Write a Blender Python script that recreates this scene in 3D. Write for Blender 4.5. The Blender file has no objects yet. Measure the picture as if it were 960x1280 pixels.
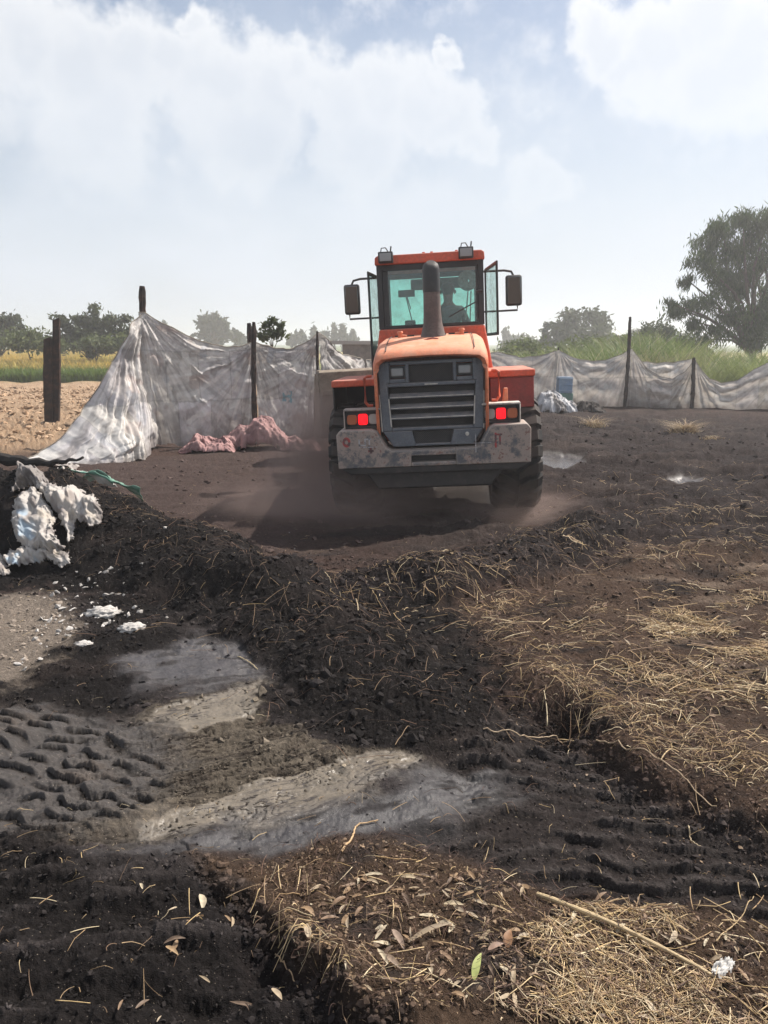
import bpy, bmesh, math, random
import numpy as np
from mathutils import Vector, Matrix, Euler

R = math.radians
sc = bpy.context.scene
C = sc.collection
rng = np.random.default_rng(7)
random.seed(7)

# ------------------------------------------------------------------ camera
F_PX = 961.0
PITCH = R(12.4)
CAM_H = 2.0
cd = bpy.data.cameras.new('camera')
cam = bpy.data.objects.new('camera', cd)
C.objects.link(cam)
cam.location = (0, 0, CAM_H)
cam.rotation_euler = (R(90) - PITCH, 0, 0)
cd.sensor_fit = 'VERTICAL'
cd.sensor_height = 36
cd.lens = F_PX / 1280 * 36
cd.clip_start = 0.05
cd.clip_end = 5000
sc.camera = cam


def ray(px, py):
    xc = (px - 480) / F_PX
    yc = (640 - py) / F_PX
    return (xc, math.cos(PITCH) + yc * math.sin(PITCH), -math.sin(PITCH) + yc * math.cos(PITCH))


def at(px, py, Y):
    d = ray(px, py)
    k = Y / d[1]
    return Vector((d[0] * k, Y, CAM_H + d[2] * k))


def G(px, py, z=0.0):
    d = ray(px, py)
    k = (z - CAM_H) / d[2]
    return (d[0] * k, d[1] * k)


def GP(pts, z=0.0):
    return [G(p[0], p[1], z) for p in pts]


# ------------------------------------------------------------------ light
SUN_AZ = R(55)      # to the right of the viewing direction (+Y)
SUN_EL = R(50)
ld = bpy.data.lights.new('sun', 'SUN')
ld.energy = 5.0
ld.angle = R(0.6)
ld.color = (1.0, 0.93, 0.84)
sun = bpy.data.objects.new('sun', ld)
C.objects.link(sun)
sdir = Vector((math.sin(SUN_AZ) * math.cos(SUN_EL), math.cos(SUN_AZ) * math.cos(SUN_EL), math.sin(SUN_EL)))
sun.rotation_euler = sdir.to_track_quat('Z', 'Y').to_euler()

sc.view_settings.view_transform = 'Standard'
sc.view_settings.look = 'None'
sc.view_settings.gamma = 1
sc.view_settings.exposure = 0.58
sc.cycles.max_bounces = 7
sc.cycles.diffuse_bounces = 2
sc.cycles.glossy_bounces = 3
sc.cycles.transparent_max_bounces = 12
sc.cycles.volume_bounces = 1
sc.cycles.use_denoising = True
sc.cycles.sample_clamp_indirect = 4
sc.cycles.volume_step_rate = 2.0

# ------------------------------------------------------------------ world


def noise(N, L, vec, scale, detail=5, rough=.6):
    n = N.new('ShaderNodeTexNoise')
    n.inputs['Scale'].default_value = scale
    n.inputs['Detail'].default_value = detail
    n.inputs['Roughness'].default_value = rough
    if vec is not None:
        L.new(vec, n.inputs['Vector'])
    return n


def build_world():
    w = bpy.data.worlds.new('World')
    sc.world = w
    w.use_nodes = True
    nt = w.node_tree
    N, L = nt.nodes, nt.links
    N.clear()
    out = N.new('ShaderNodeOutputWorld')
    bg = N.new('ShaderNodeBackground')
    bg.inputs['Strength'].default_value = 0.080
    L.new(bg.outputs[0], out.inputs[0])
    sky = N.new('ShaderNodeTexSky')
    sky.sky_type = 'NISHITA'
    sky.sun_disc = False
    sky.sun_elevation = SUN_EL
    sky.sun_rotation = SUN_AZ
    sky.dust_density = 2.0
    sky.air_density = 1.0

    def math_(op, a, b=None, c=None, clamp=False):
        n = N.new('ShaderNodeMath')
        n.operation = op
        n.use_clamp = clamp
        for i, v in enumerate((a, b, c)):
            if v is None:
                continue
            if isinstance(v, (int, float)):
                n.inputs[i].default_value = v
            else:
                L.new(v, n.inputs[i])
        return n.outputs[0]
    tc = N.new('ShaderNodeTexCoord')
    # turbulence that billows the cloud outlines
    nz = N.new('ShaderNodeTexNoise')
    nz.inputs['Scale'].default_value = 13.0
    nz.inputs['Detail'].default_value = 7
    nz.inputs['Roughness'].default_value = 0.58
    L.new(tc.outputs['Generated'], nz.inputs['Vector'])
    sub = N.new('ShaderNodeVectorMath')
    sub.operation = 'SUBTRACT'
    L.new(nz.outputs['Color'], sub.inputs[0])
    sub.inputs[1].default_value = (0.5, 0.5, 0.5)
    sca = N.new('ShaderNodeVectorMath')
    sca.operation = 'SCALE'
    sca.inputs['Scale'].default_value = 0.115
    L.new(sub.outputs[0], sca.inputs[0])
    add = N.new('ShaderNodeVectorMath')
    add.operation = 'ADD'
    L.new(tc.outputs['Generated'], add.inputs[0])
    L.new(sca.outputs[0], add.inputs[1])
    blobs = [(20, 30, 60), (95, 70, 75), (150, 45, 50), (205, 55, 60), (255, 75, 68), (240, 0, 26), (330, 95, 62), (372, 85, 45),
             (430, 105, 58), (478, 100, 55), (525, 115, 55), (565, 135, 48), (600, 160, 34), (552, 58, 22),
             (672, 205, 42), (700, 215, 24), (450, 170, 70), (300, 150, 80), (120, 150, 90),
             (760, 45, 50), (745, 20, 40), (830, 60, 72), (920, 70, 90), (785, 85, 34), (880, 10, 60), (1020, 60, 90),
             (-90, 60, 110), (1150, -60, 120), (500, -260, 110), (140, -240, 90), (-420, -60, 160), (1500, 100, 150)]
    cov = None
    for k_, (bx, by, br) in enumerate(blobs):
        if k_ < 18:
            by += 16
        d = Vector(ray(bx, by)).normalized()
        dist = N.new('ShaderNodeVectorMath')
        dist.operation = 'DISTANCE'
        L.new(add.outputs[0], dist.inputs[0])
        dist.inputs[1].default_value = d
        rr = br / F_PX * .98
        m = N.new('ShaderNodeMapRange')
        m.clamp = True
        L.new(dist.outputs['Value'], m.inputs['Value'])
        m.inputs['From Min'].default_value = rr * 1.12
        m.inputs['From Max'].default_value = 0.0
        m.inputs['To Min'].default_value = 0
        m.inputs['To Max'].default_value = 1.0
        cov = m.outputs[0] if cov is None else math_('SMOOTH_MAX', cov, m.outputs[0], 0.12)
    # the rest of the sky: scattered cloud of the same kind, away from the view
    n2 = N.new('ShaderNodeTexNoise')
    n2.inputs['Scale'].default_value = 2.6
    n2.inputs['Detail'].default_value = 8
    L.new(add.outputs[0], n2.inputs['Vector'])
    m2 = N.new('ShaderNodeMapRange')
    L.new(n2.outputs['Fac'], m2.inputs['Value'])
    m2.inputs['From Min'].default_value = 0.46
    m2.inputs['From Max'].default_value = 0.75
    sep = N.new('ShaderNodeSeparateXYZ')
    L.new(tc.outputs['Generated'], sep.inputs[0])
    up = N.new('ShaderNodeMapRange')
    L.new(sep.outputs[1], up.inputs['Value'])
    up.inputs['From Min'].default_value = 0.80
    up.inputs['From Max'].default_value = 0.55
    oth = math_('MULTIPLY', m2.outputs[0], up.outputs[0], clamp=True)
    cov = math_('MAXIMUM', cov, oth)
    # thin veil everywhere, denser low down
    veil = N.new('ShaderNodeMapRange')
    veil.interpolation_type = 'SMOOTHSTEP'
    L.new(sep.outputs[2], veil.inputs['Value'])
    veil.inputs['From Min'].default_value = 0.50
    veil.inputs['From Max'].default_value = 0.02
    veil.inputs['To Min'].default_value = 0.05
    veil.inputs['To Max'].default_value = 0.97
    n3 = N.new('ShaderNodeTexNoise')
    n3.inputs['Scale'].default_value = 4.0
    n3.inputs['Detail'].default_value = 5
    mp = N.new('ShaderNodeMapping')
    mp.inputs['Scale'].default_value = (1, 1, 2.2)
    L.new(tc.outputs['Generated'], mp.inputs[0])
    L.new(mp.outputs[0], n3.inputs['Vector'])
    vn = math_('MULTIPLY_ADD', n3.outputs['Fac'], 0.9, -0.45)
    vf = math_('ADD', veil.outputs[0], vn, clamp=True)
    mixv = N.new('ShaderNodeMix')
    mixv.data_type = 'RGBA'
    L.new(vf, mixv.inputs['Factor'])
    L.new(sky.outputs[0], mixv.inputs['A'])
    mixv.inputs['B'].default_value = (6.5, 7.05, 7.8, 1)
    # cumulus: thin at the edge, white inside it, slightly greyer where thick
    n5 = noise(N, L, tc.outputs['Generated'], 30, 9, .62)
    cov = math_('ADD', cov, math_('MULTIPLY_ADD', n5.outputs['Fac'], .62, -.31))
    n6 = noise(N, L, add.outputs[0], 7, 5, .55)
    cov = math_('ADD', cov, math_('MULTIPLY_ADD', n6.outputs['Fac'], .55, -.30))
    cf = N.new('ShaderNodeMapRange')
    cf.interpolation_type = 'SMOOTHSTEP'
    L.new(cov, cf.inputs['Value'])
    cf.inputs['From Min'].default_value = 0.0
    cf.inputs['From Max'].default_value = 0.46
    cf.inputs['To Max'].default_value = 0.85
    cr = N.new('ShaderNodeValToRGB')
    L.new(cov, cr.inputs[0])
    e = cr.color_ramp.elements
    e[0].position = 0.15
    e[0].color = (0.95, 0.945, 0.935, 1)
    e[1].position = 0.75
    e[1].color = (0.78, 0.80, 0.83, 1)
    e2 = e.new(0.38)
    e2.color = (0.88, 0.885, 0.89, 1)
    cs = N.new('ShaderNodeVectorMath')
    cs.operation = 'SCALE'
    cs.inputs['Scale'].default_value = 10.0
    L.new(cr.outputs[0], cs.inputs[0])
    # brightness breaks up inside the cloud
    # low clouds dissolve in the haze
    low = N.new('ShaderNodeMapRange')
    L.new(sep.outputs[2], low.inputs['Value'])
    low.inputs['From Min'].default_value = 0.10
    low.inputs['From Max'].default_value = 0.36
    low.inputs['To Min'].default_value = 0.0
    cf2 = math_('MULTIPLY', cf.outputs[0], low.outputs[0], clamp=True)
    mixc = N.new('ShaderNodeMix')
    mixc.data_type = 'RGBA'
    L.new(cf2, mixc.inputs['Factor'])
    L.new(mixv.outputs['Result'], mixc.inputs['A'])
    L.new(cs.outputs[0], mixc.inputs['B'])
    L.new(mixc.outputs['Result'], bg.inputs['Color'])


build_world()

# ------------------------------------------------------------------ helpers


def hsh(ix, iy, seed):
    h = ix * np.uint32(374761393) + iy * np.uint32(668265263) + np.uint32((seed * 1442695041) & 0xffffffff)
    h ^= h >> np.uint32(13)
    h *= np.uint32(1274126177)
    h ^= h >> np.uint32(16)
    return h & np.uint32(0xffff)


_ang = np.arange(65536) / 65536 * 2 * np.pi
_c, _s = np.cos(_ang).astype(np.float32), np.sin(_ang).astype(np.float32)


def pn(x, y, seed=0):
    """gradient noise, about -0.7 .. 0.7"""
    x = np.asarray(x, dtype=np.float64)
    y = np.asarray(y, dtype=np.float64)
    xi, yi = np.floor(x), np.floor(y)
    fx, fy = (x - xi).astype(np.float32), (y - yi).astype(np.float32)
    xi = xi.astype(np.int32).astype(np.uint32)
    yi = yi.astype(np.int32).astype(np.uint32)
    u = fx * fx * fx * (fx * (fx * 6 - 15) + 10)
    v = fy * fy * fy * (fy * (fy * 6 - 15) + 10)
    one = np.float32(1)

    def g(dx, dy):
        k = hsh(xi + np.uint32(dx), yi + np.uint32(dy), seed)
        return _c[k] * (fx - np.float32(dx)) + _s[k] * (fy - np.float32(dy))
    a = g(0, 0)
    a += (g(1, 0) - a) * u
    b = g(0, 1)
    b += (g(1, 1) - b) * u
    return (a + (b - a) * v).astype(np.float64)


def fbm(x, y, seed=0, octv=4, gain=0.5):
    s, a = 0, 1.0
    for i in range(octv):
        s = s + a * pn(x, y, seed + i * 17)
        x = x * 2.03 + 11.3
        y = y * 2.03 - 7.1
        a *= gain
    return s


def ridged(x, y, seed=0, octv=3, gain=0.5):
    s, a = 0, 1.0
    for i in range(octv):
        s = s + a * (1 - 2.2 * np.abs(pn(x, y, seed + i * 13)))
        x = x * 2.07 + 5.3
        y = y * 2.07 - 3.1
        a *= gain
    return s


def ss(a, b, v):
    t = np.clip((v - a) / (b - a), 0, 1)
    return t * t * (3 - 2 * t)


def dline(x, y, pl):
    """distance to a polyline, signed side (+ = right of travel), param 0..n-1"""
    best = np.full(x.shape, 1e9)
    side = np.zeros(x.shape)
    par = np.zeros(x.shape)
    for i in range(len(pl) - 1):
        ax, ay = pl[i][:2]
        bx, by = pl[i + 1][:2]
        dx, dy = bx - ax, by - ay
        t = np.clip(((x - ax) * dx + (y - ay) * dy) / (dx * dx + dy * dy), 0, 1)
        ex, ey = x - (ax + t * dx), y - (ay + t * dy)
        d = np.hypot(ex, ey)
        m = d < best
        best = np.where(m, d, best)
        cr = dx * (y - ay) - dy * (x - ax)
        side = np.where(m, -np.sign(cr), side)
        par = np.where(m, i + t, par)
    return best, side, par


def inpoly(x, y, poly):
    ins = np.zeros(x.shape, bool)
    n = len(poly)
    for i in range(n):
        x1, y1 = poly[i]
        x2, y2 = poly[(i + 1) % n]
        if y1 == y2:
            continue
        c = ((y1 > y) != (y2 > y)) & (x < (x2 - x1) * (y - y1) / (y2 - y1) + x1)
        ins ^= c
    return ins


def sdp(x, y, poly):
    d, _, _ = dline(x, y, list(poly) + [poly[0]])
    return np.where(inpoly(x, y, poly), -d, d)


def soft(x, y, poly, w, wob=0.0):
    """1 inside a polygon, 0 outside, edge w metres wide"""
    return ss(w, -w, sdp(x, y, poly) + wob)


def crease(x, y, seed, n=10, f0=.9, f1=4.5):
    """crumpled sheet: crossing sharp folds"""
    g = np.random.default_rng(seed)
    s_ = 0
    wx, wy = x + .12 * fbm(x * 1.3, y * 1.3, seed, 2), y + .12 * fbm(x * 1.3, y * 1.3, seed + 1, 2)
    for i in range(n):
        th, f, ph = g.uniform(0, np.pi), f0 * (f1 / f0) ** (i / (n - 1)), g.uniform(0, 9)
        tri = np.abs((((wx * np.cos(th) + wy * np.sin(th)) * f + ph) % 1) - .5) * 2
        m = ss(-.25, .3, pn(x * .7 * f ** .5 + i, y * .7 * f ** .5, seed + i))
        s_ = s_ + tri * m / f
    return s_


# ------------------------------------------------------------------ terrain
BERM_A = [(G(*p), h, r) for p, h, r in [((-260, 650), .62, 1.3), ((-60, 655), .62, 1.25), ((60, 665), .56, 1.15), ((150, 685), .44, 1.0),
          ((250, 715), .30, .75), ((345, 760), .22, .60), ((430, 815), .13, .55), ((510, 870), .07, .50), ((560, 915), .04, .4)]]
BERM_B = [(G(*p), h, r) for p, h, r in [((380, 740), .10, .35), ((460, 742), .17, .45), ((560, 735), .22, .5), ((640, 715), .22, .5),
          ((705, 690), .16, .45), ((760, 668), .08, .35)]]
EDGE_G = GP([(520, 800), (590, 830), (650, 868), (705, 915), (760, 955), (850, 1010), (960, 1055), (1150, 1120)])
EDGE_F = GP([(235, 1075), (285, 1120), (330, 1165), (385, 1215), (440, 1265), (520, 1345)])
POLY_G = GP([(520, 770), (590, 820), (650, 868), (705, 915), (760, 955), (850, 1010), (960, 1055), (1200, 1130), (1600, 900), (1200, 690), (800, 690), (640, 745)])
POLY_I = GP([(235, 1075), (300, 1085), (400, 1058), (500, 1050), (600, 1085), (700, 1115), (800, 1135), (960, 1150), (1300, 1180), (1600, 1700), (700, 1600), (520, 1345), (440, 1265), (330, 1165)])
POLY_CHAR = GP([(-300, 600), (0, 590), (60, 640), (150, 640), (250, 690), (330, 720), (400, 745), (520, 742), (600, 780), (640, 850), (630, 935), (560, 950), (430, 950), (360, 920), (330, 880), (330, 825),
                (270, 790), (200, 780), (110, 800), (100, 745), (0, 740), (-300, 760)])
POLY_CHAR2 = GP([(-200, 860), (20, 830), (90, 800), (200, 785), (250, 800), (160, 820), (190, 870), (130, 900), (50, 880), (-200, 900)])
POLY_WET = GP([(330, 850), (190, 882), (80, 945), (20, 1040), (120, 1060), (300, 1040), (420, 1010), (560, 955), (470, 950), (390, 935), (330, 900)])
POLY_BLUE = GP([(150, 820), (250, 795), (330, 800), (330, 850), (220, 862), (170, 860)])
POLY_BLUE2 = GP([(40, 1080), (260, 1035), (460, 995), (600, 945), (640, 980), (560, 1030), (480, 1048), (300, 1085), (230, 1080), (100, 1110)])
POLY_GRAVEL = GP([(-200, 745), (70, 745), (95, 790), (60, 830), (0, 860), (-200, 900)])
POLY_DARKL = GP([(-300, 1040), (20, 1050), (240, 1080), (330, 1165), (440, 1265), (520, 1345), (-300, 1700)])
POLY_H = GP([(560, 950), (640, 880), (705, 915), (760, 955), (850, 1010), (960, 1055), (1150, 1120), (1300, 1180), (960, 1150), (800, 1135), (700, 1115), (600, 1085), (520, 1050), (560, 1010)])
POLY_LUG = GP([(-250, 870), (60, 880), (200, 900), (230, 960), (180, 1020), (60, 1060), (-250, 1060)])
POLY_FIELD = [G(-1200, 588), G(-40, 578), G(60, 566), (-5.2, 16.0), (-1.6, 17.2), (-0.6, 21.5), (1.5, 26.5), (60, 27.5), (900, 60), (900, 1000), (-900, 1000), (-900, 30)]
POLY_SMOOTH = GP([(100, 575), (400, 560), (420, 640), (330, 715), (270, 690), (170, 640), (110, 610)])
PUD = [(GP([(600, 572), (640, 585), (665, 590), (690, 588), (730, 582), (725, 574), (680, 571)]), .0),
       (GP([(836, 601), (850, 598), (872, 601), (874, 608), (850, 610), (838, 606)]), .0),
       (GP([(520, 615), (560, 603), (640, 600), (640, 628), (575, 632), (530, 628)]), .0)]


def berm(x, y, pts, seed):
    d, s, p = dline(x, y, [q[0] for q in pts])
    hh = np.interp(p, range(len(pts)), [q[1] for q in pts])
    rr = np.interp(p, range(len(pts)), [q[2] for q in pts])
    wob = 1 + 0.35 * fbm(x * 1.7, y * 1.7, seed, 3)
    t = np.clip(1 - (d / (rr * wob)) ** 2, 0, 1)
    return hh * t ** 1.7 * (1 + 0.45 * fbm(x * 1.3, y * 1.3, seed + 5, 2)), t


def terrain(x, y, full=False):
    """height, colour (n,3), wet (n) of the ground at world x, y"""
    x = np.asarray(x, float)
    y = np.asarray(y, float)
    wx = x + 0.10 * fbm(x * 2.2, y * 2.2, 91, 3)
    wy = y + 0.10 * fbm(x * 2.2, y * 2.2, 57, 3)
    near = ss(30, 18, np.hypot(x, y))
    rough = fbm(x * 1.1, y * 1.1, 3, 3)
    fine = fbm(x * 9, y * 9, 33, 4, .6)
    crumb = fbm(x * 38, y * 38, 71, 3, .6)
    clod = np.maximum(0, ridged(x * 5.2, y * 5.2, 41, 3, .55) - .25)
    h = 0.05 * rough * near
    n = len(x)
    col = np.empty((n, 3))
    col[:] = (.064, .042, .035)
    wet = np.full(n, 0.12)
    amp_f = np.full(n, .010)
    amp_c = np.full(n, .0025)
    amp_cl = np.full(n, .010)

    def lay(w, c, wt=None, f=None, cr=None, cl=None):
        nonlocal wet, amp_f, amp_c, amp_cl
        if c is not None:
            col[:] = col * (1 - w[:, None]) + np.array(c) * w[:, None]
        if wt is not None:
            wet = wet * (1 - w) + wt * w
        if f is not None:
            amp_f = amp_f * (1 - w) + f * w
        if cr is not None:
            amp_c = amp_c * (1 - w) + cr * w
        if cl is not None:
            amp_cl = amp_cl * (1 - w) + cl * w
    # broad colour drift and long drag streaks of the yard
    st = fbm(x * .5 + y * .15, y * 2.6, 201, 3)
    lay(ss(.0, .5, st), (.038, .031, .030))
    lay(ss(.15, .6, fbm(x * .8, y * 1.6, 222, 3)) * .7, (.10, .074, .060))
    h = h + .04 * st * ss(6, 9, y) * near
    fy_ = ss(5.5, 8, y) * ss(-1.5, 1.5, x) * near
    lay(fy_ * .85, (.029, .024, .024), .1, .02, .004, .03)
    dr = fbm(x * .55 - y * .1, y * 1.5, 231, 4, .55)
    h = h + fy_ * (.14 * dr + .08 * np.maximum(0, ridged(x * .9, y * 2.6, 237, 3) - .2))
    lay(fy_ * ss(.15, .5, dr + .3 * st) * .6, (.070, .055, .049), .0)
    # smooth dusty soil between heap and fence
    w = soft(wx, wy, POLY_SMOOTH, .35)
    lay(w, (.070, .050, .045), .03, .006, .002, .004)
    # right hand plateau with dry litter
    dg, sg, pg = dline(wx, wy, EDGE_G)
    inG = inpoly(wx, wy, POLY_G)
    stepG = np.where(sg < 0, 1.0, -1.0) * dg
    nearG = ss(2.6, 1.2, np.abs(stepG)) * ss(7.2, 5.8, y)
    stG = stepG + .09 * fbm(x * 4.5, y * 4.5, 303, 3) + .03 * fine
    nearG = nearG * np.interp(pg, [0, 1.2, 2.2, 3, 4.5, 6, 7], [0, .15, .8, 1, .9, .6, .5]) * (.75 + .5 * fbm(x * 1.8, y * 1.8, 307, 2))
    up = ss(-.05, .16, stG)
    h = h + nearG * (0.085 * up + 0.05 * np.exp(-((stG - .18) / .14) ** 2) - .035 * np.exp(-((stG + .10) / .12) ** 2) + .03 * np.exp(-(stG / .2) ** 2) * clod)
    wG = soft(wx, wy, POLY_G, .12)
    lay(wG, (.072, .048, .036), .04, .012, .004, .014)
    lay(wG * ss(-.1, .5, fbm(x * 1.3, y * 3.1, 313, 4)) * ss(1.2, 2.6, x), (.155, .115, .088))
    lay(wG * ss(.0, .5, fbm(x * 1.9, y * 3.9, 317, 4)), (.034, .026, .023))
    # far right: darker, dragged
    wl = soft(wx, wy, GP([(-400, 740), (350, 740), (640, 940), (600, 1060), (260, 1100), (-400, 1110)]), .3)
    lay(wl, (.036, .030, .029), .15)
    # char heaps
    ha, ta = berm(x, y, BERM_A, 11)
    hb, tb = berm(x, y, BERM_B, 23)
    h = h + ha + hb
    w = np.maximum(soft(wx, wy, POLY_CHAR, .22, .25 * fine), soft(wx, wy, POLY_CHAR2, .10, .12 * fine))
    w = np.maximum(w, ss(.05, .5, ta))
    lay(w, (.0130, .0112, .0110), .16, .016, .006, .016)
    lay(w * ss(.1, .5, fbm(x * 1.7, y * 2.3, 143, 4)) * .55, (.030, .023, .021))
    h = h + w * .045 * fbm(x * 2.6, y * 2.6, 147, 3)
    lay(ss(.05, .55, tb) * .85, (.024, .020, .020), .08, .02, .006, .03)
    bw = np.maximum(ss(.03, .3, ta), ss(.03, .3, tb)) 
    h = h + bw * (.028 * np.maximum(0, ridged(x * 7, y * 7, 19, 3, .6) - .1) * (.5 + fbm(x * 2, y * 2, 151, 2)) + .008 * np.maximum(0, ridged(x * 31, y * 31, 29, 2, .6)))
    # dark rutted track on the right
    w = soft(wx, wy, POLY_H, .12)
    lay(w, (.027, .022, .021), .26, .008, .003, .010)
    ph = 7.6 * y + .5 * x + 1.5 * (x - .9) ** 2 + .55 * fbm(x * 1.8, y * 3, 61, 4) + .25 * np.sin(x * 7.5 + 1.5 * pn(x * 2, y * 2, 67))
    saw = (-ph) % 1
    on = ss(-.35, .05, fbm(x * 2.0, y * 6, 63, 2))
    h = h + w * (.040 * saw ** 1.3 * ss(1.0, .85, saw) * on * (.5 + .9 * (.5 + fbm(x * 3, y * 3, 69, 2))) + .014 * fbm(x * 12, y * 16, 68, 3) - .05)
    lay(w * on * ss(.30, .02, saw) * .8, (.010, .009, .009), .2)  # dark crescents at the bar drops: shadow painted into the colour
    lay(w * on * ss(.4, .8, saw) * .5, (.050, .043, .041), .35)
    # wet mud sheets, sheared in layers along the drag direction
    w = soft(wx, wy, POLY_WET, .06, .10 * fine) * ss(.25, .05, ta)
    mud = w * 1.0
    a = R(21)
    u = x * math.cos(a) + y * math.sin(a)
    v = -x * math.sin(a) + y * math.cos(a)
    u = u + .10 * fbm(x * 2, y * 2, 77, 2)
    smoothband = ss(.10, -.05, sdp(wx, wy, GP([(330, 853), (210, 880), (190, 905), (250, 915), (335, 890)]))) \
        + ss(.10, -.03, sdp(wx, wy, GP([(180, 1035), (300, 990), (460, 955), (560, 950), (470, 985), (300, 1030)])))
    smoothband = ss(.25, .75, np.clip(smoothband, 0, 1) + .35 * fbm(u * 3.5, v * 12, 151, 4))
    lay(w, (.125, .102, .076), .42, .005, .002, .004)
    T = 3.2 * fbm(u * 1.1, v * 4.2, 131, 4, .55) + .25 * fbm(u * 9, v * 14, 133, 3)
    ti = np.floor(T * 2.4)
    tf = T * 2.4 - ti
    step = ss(.0, .10, tf)
    plate = (ti + step) / 2.4
    rough_m = ss(.25, -.25, smoothband - .5 + .8 * fbm(x * 2.5, y * 2.5, 88, 3))
    amt = .35 + .65 * rough_m
    h = h + w * amt * (.018 * plate)
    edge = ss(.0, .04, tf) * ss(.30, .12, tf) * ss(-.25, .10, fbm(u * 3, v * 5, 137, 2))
    h = h - w * amt * .010 * edge
    lay(w * rough_m * .75, (.084, .071, .057), .25, .010, .003, .016)
    lay(w * rough_m * ss(.0, .4, fbm(x * 6, y * 11, 139, 3)) * .7, (.045, .036, .029), .3)
    lay(w * smoothband * .92, (.140, .117, .088), .80, .002, .0008, .001)
    lay(w * edge * .95, (.018, .015, .013), .15)  # shade of the crevices under the plate edges, painted dark
    for PB, wt, cc in ((POLY_BLUE, .60, (.045, .041, .043)), (POLY_BLUE2, .60, (.038, .035, .037))):
        w = soft(wx, wy, PB, .13, .04 * fine + .10 * fbm(u * 3, v * 9, 141, 3))
        w = w * ss(.25, .02, ta)
        lay(w, cc, wt, .006, .002, .006)
        lay(w * ss(.1, .4, fbm(u * 4, v * 13, 149, 4)) * .7, (.022, .019, .019), .3)
    # lug prints on the left
    w = soft(wx, wy, POLY_LUG, .15, .1 * fine)
    a2 = R(-22)
    uu = x * math.cos(a2) + y * math.sin(a2) + .05 * fbm(x * 4, y * 4, 401, 2)
    vv = -x * math.sin(a2) + y * math.cos(a2) + .05 * fbm(x * 4, y * 4, 403, 2)
    uu = uu + .06 * pn(x * 5, y * 5, 425)
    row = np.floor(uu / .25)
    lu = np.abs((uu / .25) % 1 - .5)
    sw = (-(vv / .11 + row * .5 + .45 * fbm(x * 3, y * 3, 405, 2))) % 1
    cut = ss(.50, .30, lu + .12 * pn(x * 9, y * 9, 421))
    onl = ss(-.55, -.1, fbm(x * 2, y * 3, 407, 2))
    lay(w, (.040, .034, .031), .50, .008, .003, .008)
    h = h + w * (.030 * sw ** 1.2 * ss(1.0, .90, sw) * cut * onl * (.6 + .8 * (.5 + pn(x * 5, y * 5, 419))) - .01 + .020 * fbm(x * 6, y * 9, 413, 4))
    lay(w * cut * onl * ss(.25, .03, sw) * .9, (.016, .014, .013), .2)  # crescent shadow below each print plate, painted into the colour
    lay(w * ss(.1, .5, fbm(x * 2.5, y * 2.5, 409, 2)) * .6 * sw, (.085, .067, .055), .35)
    # pale gravelly patch at the left edge
    w = soft(wx, wy, POLY_GRAVEL, .12, .15 * fine)
    lay(w, (.21, .175, .145), .05, .006, .004, .006)
    # dark lower left
    w = soft(wx, wy, POLY_DARKL, .08, .05 * fine)
    lay(w, (.0150, .0130, .0128), .22, .018, .005, .026)
    rut = fbm(x * 1.2 + y * .6, y * 5.2 - x * 1.0, 503, 3)
    h = h + w * (.085 * rut)
    lay(w * ss(.05, .5, rut) * .7, (.050, .043, .042), .3)
    # plateau at the bottom with leaves, its left rim broken down
    w = soft(wx, wy, POLY_I, .07, .05 * fine)
    df, sf, pf = dline(wx, wy, EDGE_F)
    stepF = np.where(sf < 0, 1.0, -1.0) * df
    lay(w, (.076, .051, .036), .03, .010, .0050, .010)
    lay(w * ss(.0, .45, fbm(x * 4.5, y * 4.5, 611, 3)), (.048, .037, .032))
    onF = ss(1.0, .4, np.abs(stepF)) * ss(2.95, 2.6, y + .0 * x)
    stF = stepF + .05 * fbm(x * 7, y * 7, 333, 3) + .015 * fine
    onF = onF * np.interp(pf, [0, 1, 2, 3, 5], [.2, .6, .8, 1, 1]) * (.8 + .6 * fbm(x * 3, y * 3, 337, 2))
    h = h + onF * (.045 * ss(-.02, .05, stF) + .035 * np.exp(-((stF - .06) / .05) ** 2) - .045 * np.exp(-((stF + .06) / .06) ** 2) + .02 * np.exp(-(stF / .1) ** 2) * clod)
    lay(onF * np.exp(-((stF + .06) / .08) ** 2), (.018, .015, .015))  # shaded foot of the rim painted dark
    # ploughed field and the land beyond
    w = soft(x, y, POLY_FIELD, .5, .3 * rough)
    lay(w, (.34, .240, .160), .0, .03, .004, .10)
    h = h + w * .05 * np.sin(y * 5.5 + x * .8 + pn(x * .5, y * .5, 641) * 2)
    lay(w * ss(.0, .5, fine), (.24, .155, .095))
    h = h + w * .10
    fy = ss(37, 41, y + .02 * x) * w
    lay(fy, (.16, .17, .05), 0, .01, .0, .0)
    fy2 = ss(60, 110, y) * w
    lay(fy2, (.30, .25, .10))
    far = ss(140, 220, np.hypot(x, y))
    lay(far, (.12, .15, .06))
    # puddles are level and glossy
    h = h + near * (amp_f * fine + amp_c * crumb + amp_cl * clod * (.6 + .5 * fbm(x * 1.9, y * 1.9, 47, 2)))
    for PB, z in PUD:
        w = soft(wx, wy, PB, .14)
        lay(w, (.085, .075, .068), .97)
        h = h * (1 - w) + (-.02) * w
    # the pit under the litter ledge, and wheel ruts of the loader
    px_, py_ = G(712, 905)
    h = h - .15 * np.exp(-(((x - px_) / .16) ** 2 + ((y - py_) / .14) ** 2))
    lay(np.exp(-(((x - px_) / .2) ** 2 + ((y - py_) / .2) ** 2)), (.018, .015, .014))  # shade in the pit painted into the soil colour
    for (rx, ry, dz) in ((-.36, 9.35, -.12), (1.62, 9.2, -.02)):
        k = np.exp(-(((x - rx) / .55) ** 2 + ((y - ry) / .9) ** 2) ** 2)
        h = h * (1 - k) + dz * k
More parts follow.
